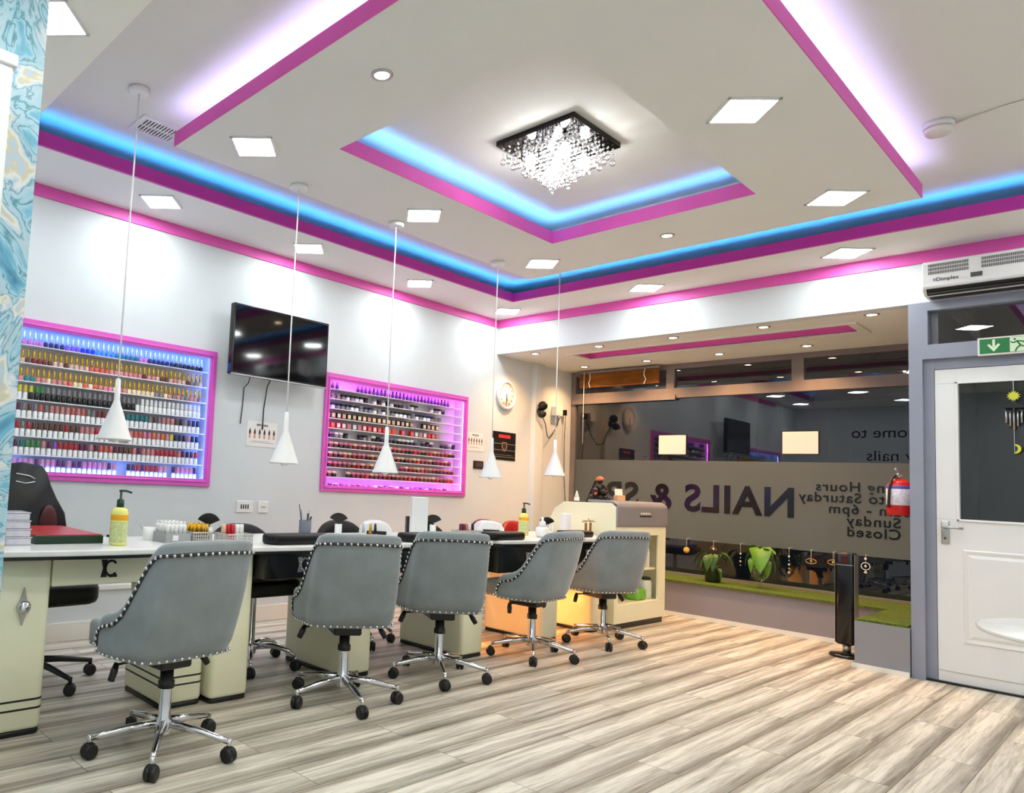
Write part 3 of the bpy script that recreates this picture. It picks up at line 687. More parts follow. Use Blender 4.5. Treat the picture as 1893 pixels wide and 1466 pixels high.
# camera on the pipe boxing, plug box, cables
sc_ = empty('security_camera', (6.78, YL-.05, 1.93)); tag(sc_, 'small black camera on the wall boxing beside the shop window', 'camera')
MB().lathe([(.035, 0), (.035, .02)], n=16, M=MR).build('mount', M_BLK, sc_)
MB().ball((-.0, -.05, .06), .05, 14).build('head', M_BLK, sc_)
MB().ball((-.03, -.06, -.03), .045, 12).ball((-.055, -.085, -.04), .022, 10).build('lens_housing', M_BLK, sc_)
MB().tube([(0, -.03, -.02), (.1, -.02, -.12), (.16, -.01, -.25), (.24, .02, -.27), (.38, .03, -.16), (.46, .03, -.02)], .005, 6).build('cable', M_BLK, sc_)
pb = empty('plug_socket', (7.17, YL, 1.97)); tag(pb, 'white wall plug socket with black adapter and cable near the window', 'socket')
bevel(MB().box(-.07, .07, -.06, 0, -.05, .05).build('box', M_WHITE, pb), .004)
bevel(MB().box(.11, .17, -.012, 0, -.045, .045).build('plate', M_WHITE, pb), .002)
MB().box(.12, .16, -.055, -.012, -.03, .03).build('adapter', M_BLK, pb)
MB().tube([(.14, -.05, -.03), (.16, -.03, -.3), (.19, -.02, -.7), (.22, -.02, -.95), (.24, -.02, -1.1)], .004, 6).build('cable', M_BLK, pb)

# blind in the left transom opening
bl = empty('venetian_blind', (7.44, 3.89, 2.25)); tag(bl, 'golden brown slatted blind pulled up at the top left of the shop window', 'blind')
mb = MB()
for i in range(9): mb.box(-.013, .013, -.445, .445, -.0015, .0015, 0, Matrix.Translation((0, 0, .012+.017*i)) @ Matrix.Rotation(.42, 4, 'Y'))
mb.build('slats', pr('wood_slat', (176, 112, 44), .35, noise=.35, scale=6), bl)
MB().box(-.03, .02, -.455, .455, .160, .185).build('headrail', M_WINF, bl)
MB().tube([(-.03, .31, .16), (-.036, .30, .1), (-.03, .32, .05), (-.034, .30, .0)], .005, 6).build('ladder_cord', M_WHITE, bl)
MB().tube([(-.03, -.31, .16), (-.036, -.30, .1), (-.03, -.32, .05), (-.034, -.30, .0)], .005, 6).build('ladder_cord', M_WHITE, bl)
MB().tube([(-.04, .37, .17), (-.04, .372, -.3), (-.04, .37, -.62)], .003, 6).lathe([(.003, 0), (.008, -.012), (.003, -.03)], (-.04, .37, -.3), 8).build('pull_cord', M_WHITE, bl)

# paper notices on the glass
for (ya, yb, za, zb_), l in (((3.198, 3.483, 1.515, 1.725), 'left white paper notice taped inside the shop window'), ((2.061, 2.356, 1.525, 1.742), 'right white paper notice taped inside the shop window')):
    r = empty('paper_notice', (XG+.026, (ya+yb)/2, za)); tag(r, l, 'notice', 'paper notices on the window')
    w2 = (yb-ya)/2; h = zb_-za
    MB().box(-.001, .003, -w2, w2, 0, h).build('backing', M_BLK, r)
    MB().box(-.004, -.001, -w2+.008, w2-.008, .008, h-.008).build('sheet', pr('notice_paper', (240, 236, 236), .7, noise=.02), r)

# hanging crystal ornaments along the glass
M_AMB = pr('amber_glass', (220, 150, 60), .1); M_CL = pr('clear_bead', (225, 228, 232), .1)
orn = [(3.133, .588, 'round amber glass pendant', 'disc'), (2.885, .624, 'square copper wire pendant', 'diamond'), (2.649, .614, 'thin clear drop pendant', 'drop'), (2.256, .633, 'long green and clear bead pendant', 'long'),
       (2.088, .601, 'oval green glass pendant', 'oval'), (1.927, .61, 'small clear diamond pendant', 'oval'), (1.702, .606, 'white ring pendant with beads', 'ring')]
for y, z, l, k in orn:
    r = empty('hanging_ornament', (7.40, y, .69)); tag(r, l+' hanging in the dark strip below the frosted film', 'ornament', 'ornaments hung along the window')
    MB().tube([(0, 0, 0), (0, 0, z-.69-.03 if k != 'long' else -.1)], .0012, 5).cyl((0, 0, 0), (.12, 0, 0), .0015, n=5).build('thread', M_CL, r)
    dz = z-.69
    if k == 'disc': MB().lathe([(.0, -.008), (.028, -.006), (.03, 0), (.028, .006), (0, .008)], n=20, M=Matrix.Translation((0, 0, dz-.01)) @ Matrix.Rotation(PI/2, 4, 'Y')).build('bead', M_AMB, r)
    elif k in ('diamond', 'oval', 'ring'):
        rr = .03; n = 4 if k == 'diamond' else 20; sx = 1.3 if k == 'oval' else 1
        pts = [(0, math.sin(2*PI*i/n)*rr*sx, dz-.01+math.cos(2*PI*i/n)*rr*(.7 if k == 'oval' else 1)) for i in range(n)]
        MB().tube(pts, .004, 6, closed=True).build('bead_frame', pr('copper', (200, 140, 90), .25, metal=.6) if k != 'ring' else M_CL, r)
        MB().ball((0, 0, dz-.01), .011, 8).build('bead', pr('green_glass', (150, 160, 90), .1) if k == 'oval' else M_CL, r)
        if k == 'ring': MB().ball((0, 0, dz+.05), .011, 8).ball((0, 0, dz-.06), .012, 8).build('end_beads', M_CL, r)
    else:
        mb = MB()
        for q in range(5 if k == 'long' else 4): mb.ball((0, 0, dz-.02-.035*q), .005 if q % 2 else .009, 8)
        mb.build('bead', M_CL, r)

# plants
def leaf(L, W, bend, mat_i=0, mb=None, M=None):
    n = 7; vs = []; fs = []
    for i in range(n+1):
        t = i/n; wv = W*(min(1, (t*5.5+.12))**.6)*(1-t**2.2)**.8 if t < 1 else .001; z = -bend*t*t*L; y = L*t
        wz = .10*W*math.sin(9*t); yb_ = y-(L*.13 if i == 0 else 0)*1
        vs += [Vector((-wv, yb_, z+.30*wv+wz)), Vector((-wv*.5, (y+yb_)/2, z+.10*wv)), Vector((0, y, z-.12*wv)), Vector((wv*.5, (y+yb_)/2, z+.10*wv)), Vector((wv, yb_, z+.30*wv-wz))]
    for i in range(n):
        for j in range(4): a = i*5+j; fs.append((a, a+1, a+6, a+5))
    k = len(vs); vs = vs+[v+Vector((0, 0, -.0015)) for v in vs]; fs += [tuple(k+q for q in f[::-1]) for f in fs]
    mb.add([M @ v for v in vs], fs, mat_i, True)
def plant(loc, label, stems, pot_kind, lm):
    r = empty('potted_plant', loc); tag(r, label, 'plant', None)
    if pot_kind == 'glass':
        MB().lathe([(.03, 0), (.032, .004), (.012, .015), (.010, .05), (.03, .065), (.062, .10), (.07, .14), (.058, .18), (.054, .18), (.064, .14), (.055, .10), (.02, .07)], n=24, cap=False).build('glass_vase', M_GLASS2, r)
    else:
        MB().lathe([(.05, 0), (.062, .01), (.068, .12), (.072, .15), (.066, .15), (.062, .13), (0, .13)], n=24, cap=False).build('pot', pr('dark_pot', (34, 44, 26), .4), r)
    ms = MB(); ml = []
    for (az, tilt, hh, L, W, bend) in stems:
        a = math.radians(az); tip = Vector((math.cos(a)*tilt, math.sin(a)*tilt, hh))
        ms.tube([(0, 0, .1), tuple(tip*.5+Vector((0, 0, .06))), tuple(tip)], .004, 6)
        ml.append((a, tip, L, W, bend))
    ms.build('stems', M_LEAF2, r)
    for a, tip, L, W, bend in ml:
        mb = MB(); M = Matrix.Translation(tip) @ Matrix.Rotation(a-PI/2, 4, 'Z') @ Matrix.Rotation(-.5*bend, 4, 'X'); leaf(L, W, bend, 0, mb, M); mb.build('leaf', lm, r)
plant((7.17, 2.80, .325), 'drooping dark green plant in a pot on the turf ledge, left of the two', [(95, .07, .27, .13, .034, .7), (70, .04, .24, .12, .035, .8), (-85, .08, .27, .13, .034, .7), (-60, .05, .25, .12, .036, .8), (170, .04, .24, .11, .05, 1.0), (200, .03, .25, .11, .045, 1.0), (120, .05, .22, .12, .04, 1.0), (-120, .07, .13, .08, .022, 1.0)], 'pot', M_LEAF2)
plant((7.2, 2.42, .325), 'bright green large leaved plant in a glass vase on the turf ledge', [(200, .03, .345, .17, .088, .9), (105, .05, .33, .12, .05, .9), (-75, .06, .31, .13, .055, 1.0), (150, .05, .26, .10, .045, 1.0), (90, .02, .36, .09, .05, .2), (-100, .04, .35, .10, .05, .3), (-130, .07, .24, .10, .045, 1.0)], 'glass', M_LEAF)

# tower heater by the plinth
th = empty('tower_heater', (6.40, 1.585, 0)); tag(th, 'slim black tower heater standing beside the grey plinth by the window', 'heater')
MB().lathe([(.105, 0), (.11, .008), (.10, .022), (.03, .03)], n=28).build('base', M_BLACK, th)
MB().cyl((0, 0, .02), (0, 0, .10), .026).build('neck', M_STEEL, th)
MB().rbox(-.055, .055, -.058, .058, .09, .745, .022).build('body', M_BLACK, th)
MB().box(-.0565, -.054, -.052, .052, .655, .66).box(-.05, .05, .0575, .0595, .10, .735).box(-.05, .05, -.0595, -.0575, .10, .735).build('silver_trim', M_STEEL, th)
MB().box(-.0565, -.0545, -.02, .02, .67, .72).build('display_window', pr('dark_red_window', (70, 20, 24), .2), th)

# fire extinguisher
ex = empty('fire_extinguisher', (6.21, 1.238, 1.035)); tag(ex, 'red fire extinguisher hung on the grey door post', 'fire extinguisher')
MB().lathe([(.062, 0), (.07, .008), (.072, .02), (.072, .19), (.062, .22), (.035, .245), (.02, .25)], n=28).build('cylinder', M_RED, ex)
MB().lathe([(.0725, .07), (.0732, .071), (.0732, .18), (.0725, .181)], n=28, cap=False).build('label_wrap', pr('ext_label', (225, 222, 235), .4, noise=.25, scale=60), ex)
MB().lathe([(.0735, .18), (.0735, .20), (.066, .205)], n=28, cap=False).build('purple_band', pr('ext_purple', (90, 60, 150)), ex)
MB().cyl((0, 0, .25), (0, 0, .275), .016).cyl((-.05, 0, .28), (.03, .0, .275), .008).tube([(.02, 0, .27), (-.03, .01, .30), (-.055, .01, .315)], .007).build('valve', M_STEEL, ex)
MB().tube([(-.01, .015, .27), (-.05, .03, .25), (-.072, .04, .18), (-.075, .045, .05)], .008, 8).build('hose', M_BLK, ex)
MB().box(-.02, .02, -.083, -.07, .05, .25).build('wall_bracket', M_BLK, ex)

# exit sign, air curtain
ES = empty('exit_sign', (XF-.012, .60, 2.118)); tag(ES, 'green running man exit sign with a down arrow above the door', 'exit sign')
bevel(MB().box(-.02, .0, -.215, .21, -.056, .056).build('casing', M_TRIMW, ES), .002)
MB().box(-.022, -.02, -.205, .200, -.046, .046).build('green_panel', pr('sign_green', (10, 120, 60), .4), ES)
M_SG = pr('sign_pale', (222, 240, 205), .4)
mb = MB(); mb.box(-.0235, -.022, .129, .141, -.005, .040); mb.prism([(.105, .006), (.114, .014), (.135, -.010), (.156, .014), (.165, .006), (.135, -.036)], 'x', -.0235, -.022)
mb.build('arrow', M_SG, ES)
MB().box(-.0235, -.022, -.03, .062, -.044, .044).build('doorway_symbol', M_SG, ES)
mb = MB(); mb.ball((-.024, .040, .032), .006, 8, sc=(.15, 1, 1))
for a, b_ in (((.03, .02), (.015, -.008)), ((.03, .02), (.045, .01)), ((.045, .01), (.058, .018)), ((.03, .02), (.005, .016)), ((.005, .016), (-.008, .004)), ((.015, -.008), (.03, -.022)), ((.03, -.022), (.038, -.042)), ((.015, -.008), (-.004, -.018)), ((-.004, -.018), (-.022, -.015))):
    mb.tube([(-.0245, a[0], a[1]), (-.0245, b_[0], b_[1])], .0038, 6)
mb.build('running_figure', pr('sign_green', (10, 120, 60)), ES)
ac = empty('air_curtain', (5.98, .60, 2.46)); tag(ac, 'white over-door air curtain heater with two vent grilles', 'air curtain')
mb = MB(); mb.prism([(.099, .0), (-.04, .0), (-.085, .035), (-.09, .05), (-.09, .20), (-.075, .215), (.099, .215)], 'y', -.55, .45); bevel(mb.build('housing', M_WHITE, ac), .006)
MB().box(-.0, .07, -.54, .43, -.004, .0).box(-.075, -.02, -.535, .425, .002, .012, 0, Matrix.Rotation(0, 4, 'Y')).build('outlet', M_BLK, ac)
MB().prism([(-.046, .001), (-.086, .0335), (-.090, .032), (-.05, -.003)], 'y', -.54, .43).build('outlet_lip', M_BLK, ac)
for gy0, gn in ((.225, 24), (-.03, 24), (-.29, 24)):
    mb = MB()
    for rr in range(3):
        for q in range(gn): mb.box(-.092, -.0895, gy0+.0082*q, gy0+.0082*q+.0042, .125+.024*rr, .143+.024*rr)
    mb.build('grille', pr('grille_dark', (70, 70, 72)), ac)
MB().box(-.094, -.09, .16, .215, .075, .103).build('control', pr('control_dark', (60, 66, 64), .3), ac)
t = text_obj('Dimplex', .032, pr('print_black', (40, 40, 44)), 'lettering', ac, .0005, .0005); face_to(t, (-.0908, .325, .088), (0, -1, 0), (-1, 0, 0))
mb = MB(); mb.box(-.0918, -.09, .390, .393, .08, .096).box(-.0918, -.09, .383, .386, .08, .096).build('mark', pr('print_black', (40, 40, 44)), ac)

# wind chime on the door glass
wc = empty('wind_chime', (6.085, .655, 1.90)); tag(wc, 'yellow sun and moon wind chime hanging on the door glass', 'wind chime')
MB().tube([(0, 0, 0), (0, 0, -.45)], .0015, 5).build('thread', M_CL, wc)
M_Y = pr('chime_yellow', (205, 205, 60), .4)
mb = MB(); pts = []
for i in range(24):
    a = 2*PI*i/24; rr = .032 if i % 2 else .02; pts.append((math.cos(a)*rr, -.095+math.sin(a)*rr))
mb.prism(pts, 'x', -.004, .004); mb.build('sun', M_Y, wc)
MB().prism([(-.045, -.17), (.045, -.17), (.04, -.155), (0, -.13), (-.04, -.155)], 'x', -.02, .02).build('roof', M_BLK, wc)
for q in range(5): MB().cyl((0, -.034+.017*q, -.18), (0, -.034+.017*q, -.30+abs(q-2)*.02), .005, n=8).build('chime_tube', M_STEEL, wc)
pts = [(math.cos(a)*.03, -.42+math.sin(a)*.03) for a in [math.radians(100+20*i) for i in range(9)]]+[(math.cos(a)*.02+.005, -.42+math.sin(a)*.022) for a in [math.radians(260-20*i) for i in range(9)]]
MB().prism(pts, 'x', -.003, .003).build('moon', M_Y, wc)

# lettering on the partition behind (seen mirrored in the shop window)
tl = tag(text_obj('Welcome to', .26, M_BLK, 'wall_lettering', None, .002), 'black script Welcome to lettering on the back wall, mirrored in the window', 'lettering'); sh_ = Matrix.Shear('XY', 4, (.25, 0)) if False else None
face_to(tl, (.054, 2.98, 2.35), (0, 1, 0), (1, 0, 0))
tl = tag(text_obj('my nails', .26, M_BLK, 'wall_lettering', None, .002), 'black script nails lettering below Welcome to on the back wall', 'lettering'); face_to(tl, (.054, 3.02, 1.96), (0, 1, 0), (1, 0, 0))

# ------------------------------------------------------------------ desks
M_LINE = pr('black_line', (14, 14, 16), .3)
def pedestal(r, x0, x1, y0, y1, h, stripes, name='pedestal'):
    p = MB().rbox(x0, x1, y0, y1, .02, h, .03, n=5).build(name, M_CREAM, r)
    MB().rbox(x0+.003, x1-.003, y0+.003, y1-.003, 0, .022, .028).build('plinth', M_LINE, p)
    if stripes:
        mb = MB()
        for z in stripes: mb.rbox(x0-.0015, x1+.0015, y0-.0015, y1+.0015, z, z+.009, .031, n=5)
        mb.build('stripes', M_LINE, p)
    return p
def logo(r, x, y, z, s, mat):
    mb = MB(); mb.prism([(-.05*s, .05*s), (-.012*s, .05*s), (-.03*s, 0), (-.012*s, -.05*s), (-.05*s, -.05*s), (-.038*s, 0)], 'y', -.002, 0)
    pts = [(.012*s+math.cos(a)*.036*s, math.sin(a)*.043*s) for a in [math.radians(40+28*i) for i in range(11)]]
    for a, b_ in zip(pts, pts[1:]): mb.tube([(a[0], -.001, a[1]), (b_[0], -.001, b_[1])], .0075*s, 6)
    mb.box(.0*s, .05*s, -.002, 0, -.052*s, -.036*s)
    mb.build('logo', mat, r, (x, y, z))
def worktop(mb, x0, x1, yf, yb, z0, z1, bow=.0, ch=.09):
    """top with clipped front corners and a slightly bowed front"""
    n = 10; pts = [(x0, yb), (x0, yf+ch)]
    for i in range(n+1):
        t = i/n; x = x0+ch*.8+(x1-x0-1.6*ch)*t; pts.append((x, yf-bow*math.sin(PI*t)))
    pts += [(x1, yf+ch), (x1, yb)]
    mb.prism(pts, 'z', z0, z1); return pts
def desk(x0, x1, yf, label, left, right, drawer, dmat, lmat, logox, stripes, bow=.03):
    r = empty('manicure_desk', ((x0+x1)/2, 3.2, 0)); tag(r, label, 'desk', 'row of manicure desks'); cx, c_y = (x0+x1)/2, 3.2
    mb = MB(); worktop(mb, x0-cx, x1-cx, yf-.10-c_y, (3.40 if x0 < 1 else 3.50)-c_y, .716, .74, bow); bevel(mb.build('worktop', M_TOP, r), .006, 3)
    mb = MB(); worktop(mb, x0-cx+.008, x1-cx-.008, yf-.088-c_y, (3.39 if x0 < 1 else 3.49)-c_y, .702, .716, bow); mb.build('black_edge', M_LINE, r)
    yb = (3.36 if x0 < 1 else 3.46)-c_y
    if left: p = pedestal(r, left[0]-cx, left[1]-cx, yf-c_y, yb, .702, stripes)
    if left and left[2]:
        k = MB(); hx, hz = left[2]-cx, .51
        hk = MB().prism([(hx, hz+.075), (hx+.014, hz+.02), (hx+.014, hz-.02), (hx, hz-.075), (hx-.014, hz-.02), (hx-.014, hz+.02)], 'y', yf-c_y-.012, yf-c_y).build('handle', M_STEEL, p)
        MB().lathe([(.026, 0), (.026, .012), (.018, .02), (0, .021)], n=24, M=Matrix.Translation((hx, yf-c_y-.01, hz)) @ MR).build('knob', M_CHROME, p)
    if right: pedestal(r, right[0]-cx, right[1]-cx, yf-c_y, yb, .702, right[2])
    d = bevel(MB().box(drawer[0]-cx, drawer[1]-cx, yf+drawer[2]-c_y, yb, drawer[3], .702).build('drawer', dmat, r), .006)
    logo(d, logox-cx, yf+drawer[2]-c_y, (drawer[3]+.702)/2+.005, .75, lmat)
    return r
desk(.80, 1.865, 2.97, 'near cream manicure desk with striped rounded pedestals and fan handle', (.80, 1.114, 1.003), (1.645, 1.862, (.10, .135)), (1.12, 1.64, .02, .577), M_CREAM, M_LINE, 1.365, (.10, .135))
desk(1.88, 2.935, 2.935, 'second manicure desk from the camera with a black drawer front', (1.882, 2.10, None), (2.715, 2.933, None), (2.105, 2.71, -.08, .575), M_BLACK, M_STEEL, 2.34, None)
desk(2.95, 3.925, 2.915, 'third manicure desk from the camera, in the middle of the row', None, (3.70, 3.92, None), (2.98, 3.69, -.08, .575), M_BLACK, M_STEEL, 3.0, None)
desk(3.94, 4.86, 2.95, 'fourth manicure desk with black drawer, in front of the black poster', None, (4.64, 4.85, None), (3.97, 4.62, -.10, .53), M_BLACK, M_STEEL, 4.3, None)
desk(4.875, 5.57, 2.97, 'last manicure desk beside the cream towel cabinet', None, (5.35, 5.56, None), (4.9, 5.34, -.10, .53), M_BLACK, M_STEEL, 5.1, None)

# ------------------------------------------------------------------ chairs
def caster(p, a, rr, zr=.055):
    """caster sub-part at radius rr and angle a, pivot at origin of p"""
    x, y = math.cos(a)*rr, math.sin(a)*rr; tw = a+random.uniform(-.9, .9)
    M = Matrix.Translation((x, y, .028)) @ Matrix.Rotation(tw, 4, 'Z') @ Matrix.Rotation(PI/2, 4, 'X')
    mb = MB(); mb.lathe([(.022, -.022), (.028, -.018), (.028, -.004), (.018, -.002), (.018, .002), (.028, .004), (.028, .018), (.022, .022)], n=16, M=M)
    mb.rbox(-.018, .018, -.013, .013, .03, .056, .006, 0, Matrix.Translation((x, y, 0)) @ Matrix.Rotation(tw, 4, 'Z'))
    return mb.build('caster', M_BLK, p)
def star_base(r, phase, R=.27, mat=M_CHROME, lift=.285, curved=False):
    c = MB().lathe([(.03, .07), (.034, .075), (.034, .125), (.024, .135), (.022, lift-.02), (.02, lift)], n=20).build('gas_lift', mat, r)
    for i in range(5):
        a = math.radians(phase+72*i); ca, sa = math.cos(a), math.sin(a)
        pts = [(ca*.02, sa*.02, .112), (ca*R*.5, sa*R*.5, .10 if not curved else .125), (ca*R*.85, sa*R*.85, .083 if not curved else .105), (ca*R, sa*R, .076)]
        l = MB().tube(pts, [.019, .016, .0125, .011], 8).cyl((ca*R, sa*R, .05), (ca*R, sa*R, .086), .0095, n=10).build('leg', mat, r)
        caster(l, a, R)
    return c
def tub_chair():
    """local: +Y is the sitter's front; base origin on the floor"""
    r = empty('tub_chair')
    zb = .375
    # plan of the shell, from front left round the back to front right
    half = [(0, -.235, .815), (.07, -.235, .815), (.14, -.230, .813), (.186, -.220, .811), (.205, -.206, .809), (.214, -.186, .806), (.219, -.160, .800), (.222, -.142, .788), (.225, -.128, .755), (.228, -.116, .710), (.231, -.104, .665), (.234, -.090, .620), (.237, -.070, .575), (.241, -.042, .545),
            (.245, -.01, .530), (.248, .02, .523), (.248, .045, .515), (.246, .065, .500), (.244, .078, .475), (.243, .084, .440)]
    prof = [(-x, y, z) for x, y, z in half[::-1][:-1]]+half
    def at(x, y, z):
        u = (z-zb)/.44; back = max(0, min(1, (-y-.02)/.12))
        k2 = (1-u)**2
        return Vector((x*(1.05-.13*u*back-.07*k2), y-.075*u*back+.055*k2*back, z))
    n = len(prof); rows_ = 9; out = []
    th_ = .045
    def inner(i):
        a = Vector(prof[max(i-1, 0)][:2]); b = Vector(prof[min(i+1, n-1)][:2]); t = (b-a).normalized(); nn_ = Vector((-t.y, t.x)); return nn_
    vs = []; fs = []
    for i, (x, y, zt) in enumerate(prof):
        nn_ = inner(i)
        for k in range(rows_): 
            z = zb+(zt-zb)*k/(rows_-1); p_ = at(x, y, z)
            if k == 0: p_ = p_+Vector((nn_.x*.012, nn_.y*.012, 0))
            vs.append(p_)
        p_ = at(x, y, zt); vs.append(p_+Vector((nn_.x*.006, nn_.y*.006, .012))); vs.append(p_+Vector((nn_.x*.022, nn_.y*.022, .017))); vs.append(p_+Vector((nn_.x*.038, nn_.y*.038, .010)))
        for k in range(rows_):
            z = zt-(zt-zb)*k/(rows_-1); q = at(x, y, z); vs.append(q+Vector((nn_.x*th_, nn_.y*th_, 0)))
    m = rows_*2+3
    for i in range(n-1):
        for k in range(m): a = i*m+k; b = i*m+(k+1) % m; fs.append((a, b, b+m, a+m))
    fs.append(tuple(range(m))); fs.append(tuple((n-1)*m+k for k in range(m-1, -1, -1)))
    sh = MB().add(vs, fs, 0, True).build('shell', M_VELVET, r)
    # nailhead trim along rim and bottom: dark gimp band with studs
    def path(fn, step):
        P = [fn(i/400*(n-1)) for i in range(401)]; out = [P[0]]; acc = 0
        for a, b in zip(P, P[1:]):
            acc += (b-a).length
            if acc >= step: out.append(b); acc = 0
        return out
    def samp(f, off, top=True, out=.002):
        i = min(int(f), n-2); t = f-i; a, b = prof[i], prof[i+1]
        x, y, z = [a[k]*(1-t)+b[k]*t for k in range(3)]
        tx = Vector((b[0]-a[0], b[1]-a[1])).normalized(); nrm = Vector((tx.y, -tx.x))
        z = (z-off) if top else zb+off
        p_ = at(x, y, z); return p_+Vector((nrm.x*out, nrm.y*out, 0))
    mb = MB()
    rim = path(lambda f: samp(f, .030, out=.0065), .0265); bot = path(lambda f: samp(f, .012, False), .027)
    mb.tube(path(lambda f: samp(f, .030), .012), .0068, 6, 1)
    for p_ in rim+bot: mb.ball(p_, .0068, 8, 0)
    for s_ in (-1, 1):   # down the front edges of the arms
        for k in range(3): z = .39+.026*k; q = at(s_*.245, .078, z); mb.ball(q+Vector((s_*.004, .006, 0)), .0062, 6, 0)
    mb.build('nailhead_trim', [M_CHROME, pr('trim_dark', (42, 44, 46), .7)], r)
    st = MB().rbox(-.195, .195, -.12, .25, .377, .478, .03, n=6).build('seat', M_VELVET, r)
    mb = MB()
    for q in range(13): mb.ball((-.163+.0271*q, .251, .392), .006, 6)
    for s_ in (-1, 1):
        for q in range(5): mb.ball((s_*.196, .215-.027*q, .392), .006, 6)
    mb.build('seat_studs', M_CHROME, st)
    bevel(MB().box(-.07, .07, -.10, .10, .325, .372).build('tilt_mechanism', M_BLK, r), .01)
    MB().lathe([(.032, .245), (.032, .27), (.026, .275), (.026, .33)], n=16).build('lift_sleeve', M_BLK, r)
    for s_ in (-1, 1):
        MB().tube([(s_*.06, .02, .35), (s_*.19, .02, .345)], .005, 6).tube([(s_*.19, .02, .35), (s_*.205, .01, .325), (s_*.222, .0, .295)], [.010, .015, .013], 8).build('lever', M_BLK, r)
    for ch_ in r.children:
        if not ch_.name.startswith('lift_sleeve'): ch_.location.y = .035
    return r
# grey chairs: centre, facing angle of the front (deg), star phase, label
GC = [((1.425, 2.535), 96, 18, 'nearest grey velvet tub chair with stud trim, in front of the cream desk'),
      ((2.475, 2.67), 62, 32, 'second grey velvet tub chair from the left, in front of the black drawer'),
      ((3.25, 2.72), 56, 12, 'third grey velvet tub chair from the left, before the tall white box'),
      ((4.20, 2.745), 94, 0, 'fourth grey velvet tub chair from the left, turned more sideways'),
      ((5.07, 2.73), 71, 2, 'grey velvet tub chair furthest right, in front of the towel cabinet')]
tc0 = tub_chair()
import copy as _c
for i, ((x, y), fa, ph, l) in enumerate(GC):
    o = tc0 if i == 0 else copy_tree(tc0)
    o.location = (x, y, 0); o.rotation_euler.z = math.radians(fa-90); tag(o, l, 'chair', 'grey velvet tub chairs on chrome star bases'); o['ph'] = ph-(fa-90)
for o in [o for o in list(COL.objects) if o.parent is None and 'ph' in o]:
    star_base(o, o['ph'])

# technician stools behind the desks
def tech_chair(loc, fa, ph, label, back, mat=M_PU, basem=M_CHROME, seat_z=.50, curved=True, back_z=(.60, .775), bmat=None, w=.23):
    r = empty('technician_chair', (*loc, 0), math.radians(fa-90)); tag(r, label, 'chair', 'technician chairs behind the desks')
    MB().rbox(-.22, .22, -.21, .21, seat_z-.085, seat_z, .09, n=6).build('seat', mat, r)
    star_base(r, ph-(fa-90), .27, basem, seat_z-.085, curved)
    if back:
        mb = MB(); n = 14; z0, z1 = back_z; vs = []; fs = []
        for i in range(n+1):
            t = -1+2*i/n; x = w*t; yb = -.20+.06*t*t; top = z1-(z1-z0)*.55*abs(t)**3.2
            for (dy, z) in ((-.03, z0), (-.035, (z0+top)/2), (-.03, top-.012), (0, top), (.02, top-.012), (.02, (z0+top)/2), (.02, z0)): vs.append(Vector((x, yb+dy, z)))
        for i in range(n):
            for k in range(7): a = i*7+k; b = i*7+(k+1) % 7; fs.append((a, b, b+7, a+7))
        fs.append(tuple(range(7))); fs.append(tuple(n*7+k for k in range(6, -1, -1)))
        MB().add(vs, fs, 0, True).build('backrest', bmat or mat, r)
        MB().tube([(0, -.1, seat_z-.06), (0, -.22, seat_z-.05), (0, -.235, back_z[0]+.03)], .014, 8).build('back_stem', basem, r)
    return r
tech_chair((2.45, 3.43), 270, 20, 'black stool chair behind the second desk, its arched back above the white top', True, back_z=(.58, .79))
tech_chair((3.42, 3.62), 270, 40, 'black technician chair behind the third desk on a curved chrome base', True, back_z=(.58, .80))
tech_chair((4.40, 3.70), 270, 10, 'dark technician chair behind the fourth desk, hidden by the grey chairs', True, back_z=(.58, .78))
tech_chair((5.35, 3.85), 262, 10, 'maroon framed technician chair behind the last desk, near the pump bottle', True, bmat=pr('maroon_leatherette', (70, 22, 32), .3), back_z=(.56, .80), w=.2)
tech_chair((5.98, 3.98), 262, 10, 'red backed technician chair at the window end of the desks', True, bmat=pr('red_leatherette', (150, 20, 30), .3), back_z=(.56, .78), w=.2)

# gaming chair
gc = empty('gaming_chair', (1.30, 3.68, 0), math.radians(275-90)); tag(gc, 'black and red high backed gaming chair behind the near cream desk', 'chair')
M_RL = pr('red_leather', (74, 6, 14), .4, noise=.1)
out = [(-.20, .50), (-.235, .60), (-.25, .74), (-.235, .82), (-.185, .90), (-.15, .97), (-.13, 1.03), (-.10, 1.07), (0, 1.085)]
pl = out+[(-x, z) for x, z in out[::-1][1:]]
n = len(pl); vs = []; fs = []
for (sc_y, yy) in ((.93, -.27), (1, -.245), (1, -.20), (.93, -.175)):
    for x, z in pl: vs.append(Vector((x*sc_y, yy-.10*(z-.5), .5+(z-.5)*(.985 if sc_y < 1 else 1))))
for j in range(3):
    for i in range(n): fs.append((j*n+i, j*n+(i+1) % n, (j+1)*n+(i+1) % n, (j+1)*n+i))
fs += [tuple(range(n-1, -1, -1)), tuple(3*n+i for i in range(n))]
bk = MB().add(vs, fs, 0, True).build('backrest', M_PU, gc)
for s_ in (-1, 1):
    MB().ball((s_*.13, -.203, .76), .07, 16, 0, (.75, .22, 1.5), None).build('red_bolster', M_RL, bk)
MB().tube([(-.05, -.225, 1.0), (-.02, -.226, 1.015), (.05, -.228, 1.025)], .003, 5).tube([(-.05, -.222, .985), (0, -.222, .975), (.05, -.224, .985)], .003, 5).build('mark', M_WHITE, bk)
MB().rbox(-.25, .25, -.24, .24, .40, .505, .09, n=6).build('seat', M_PU, gc)
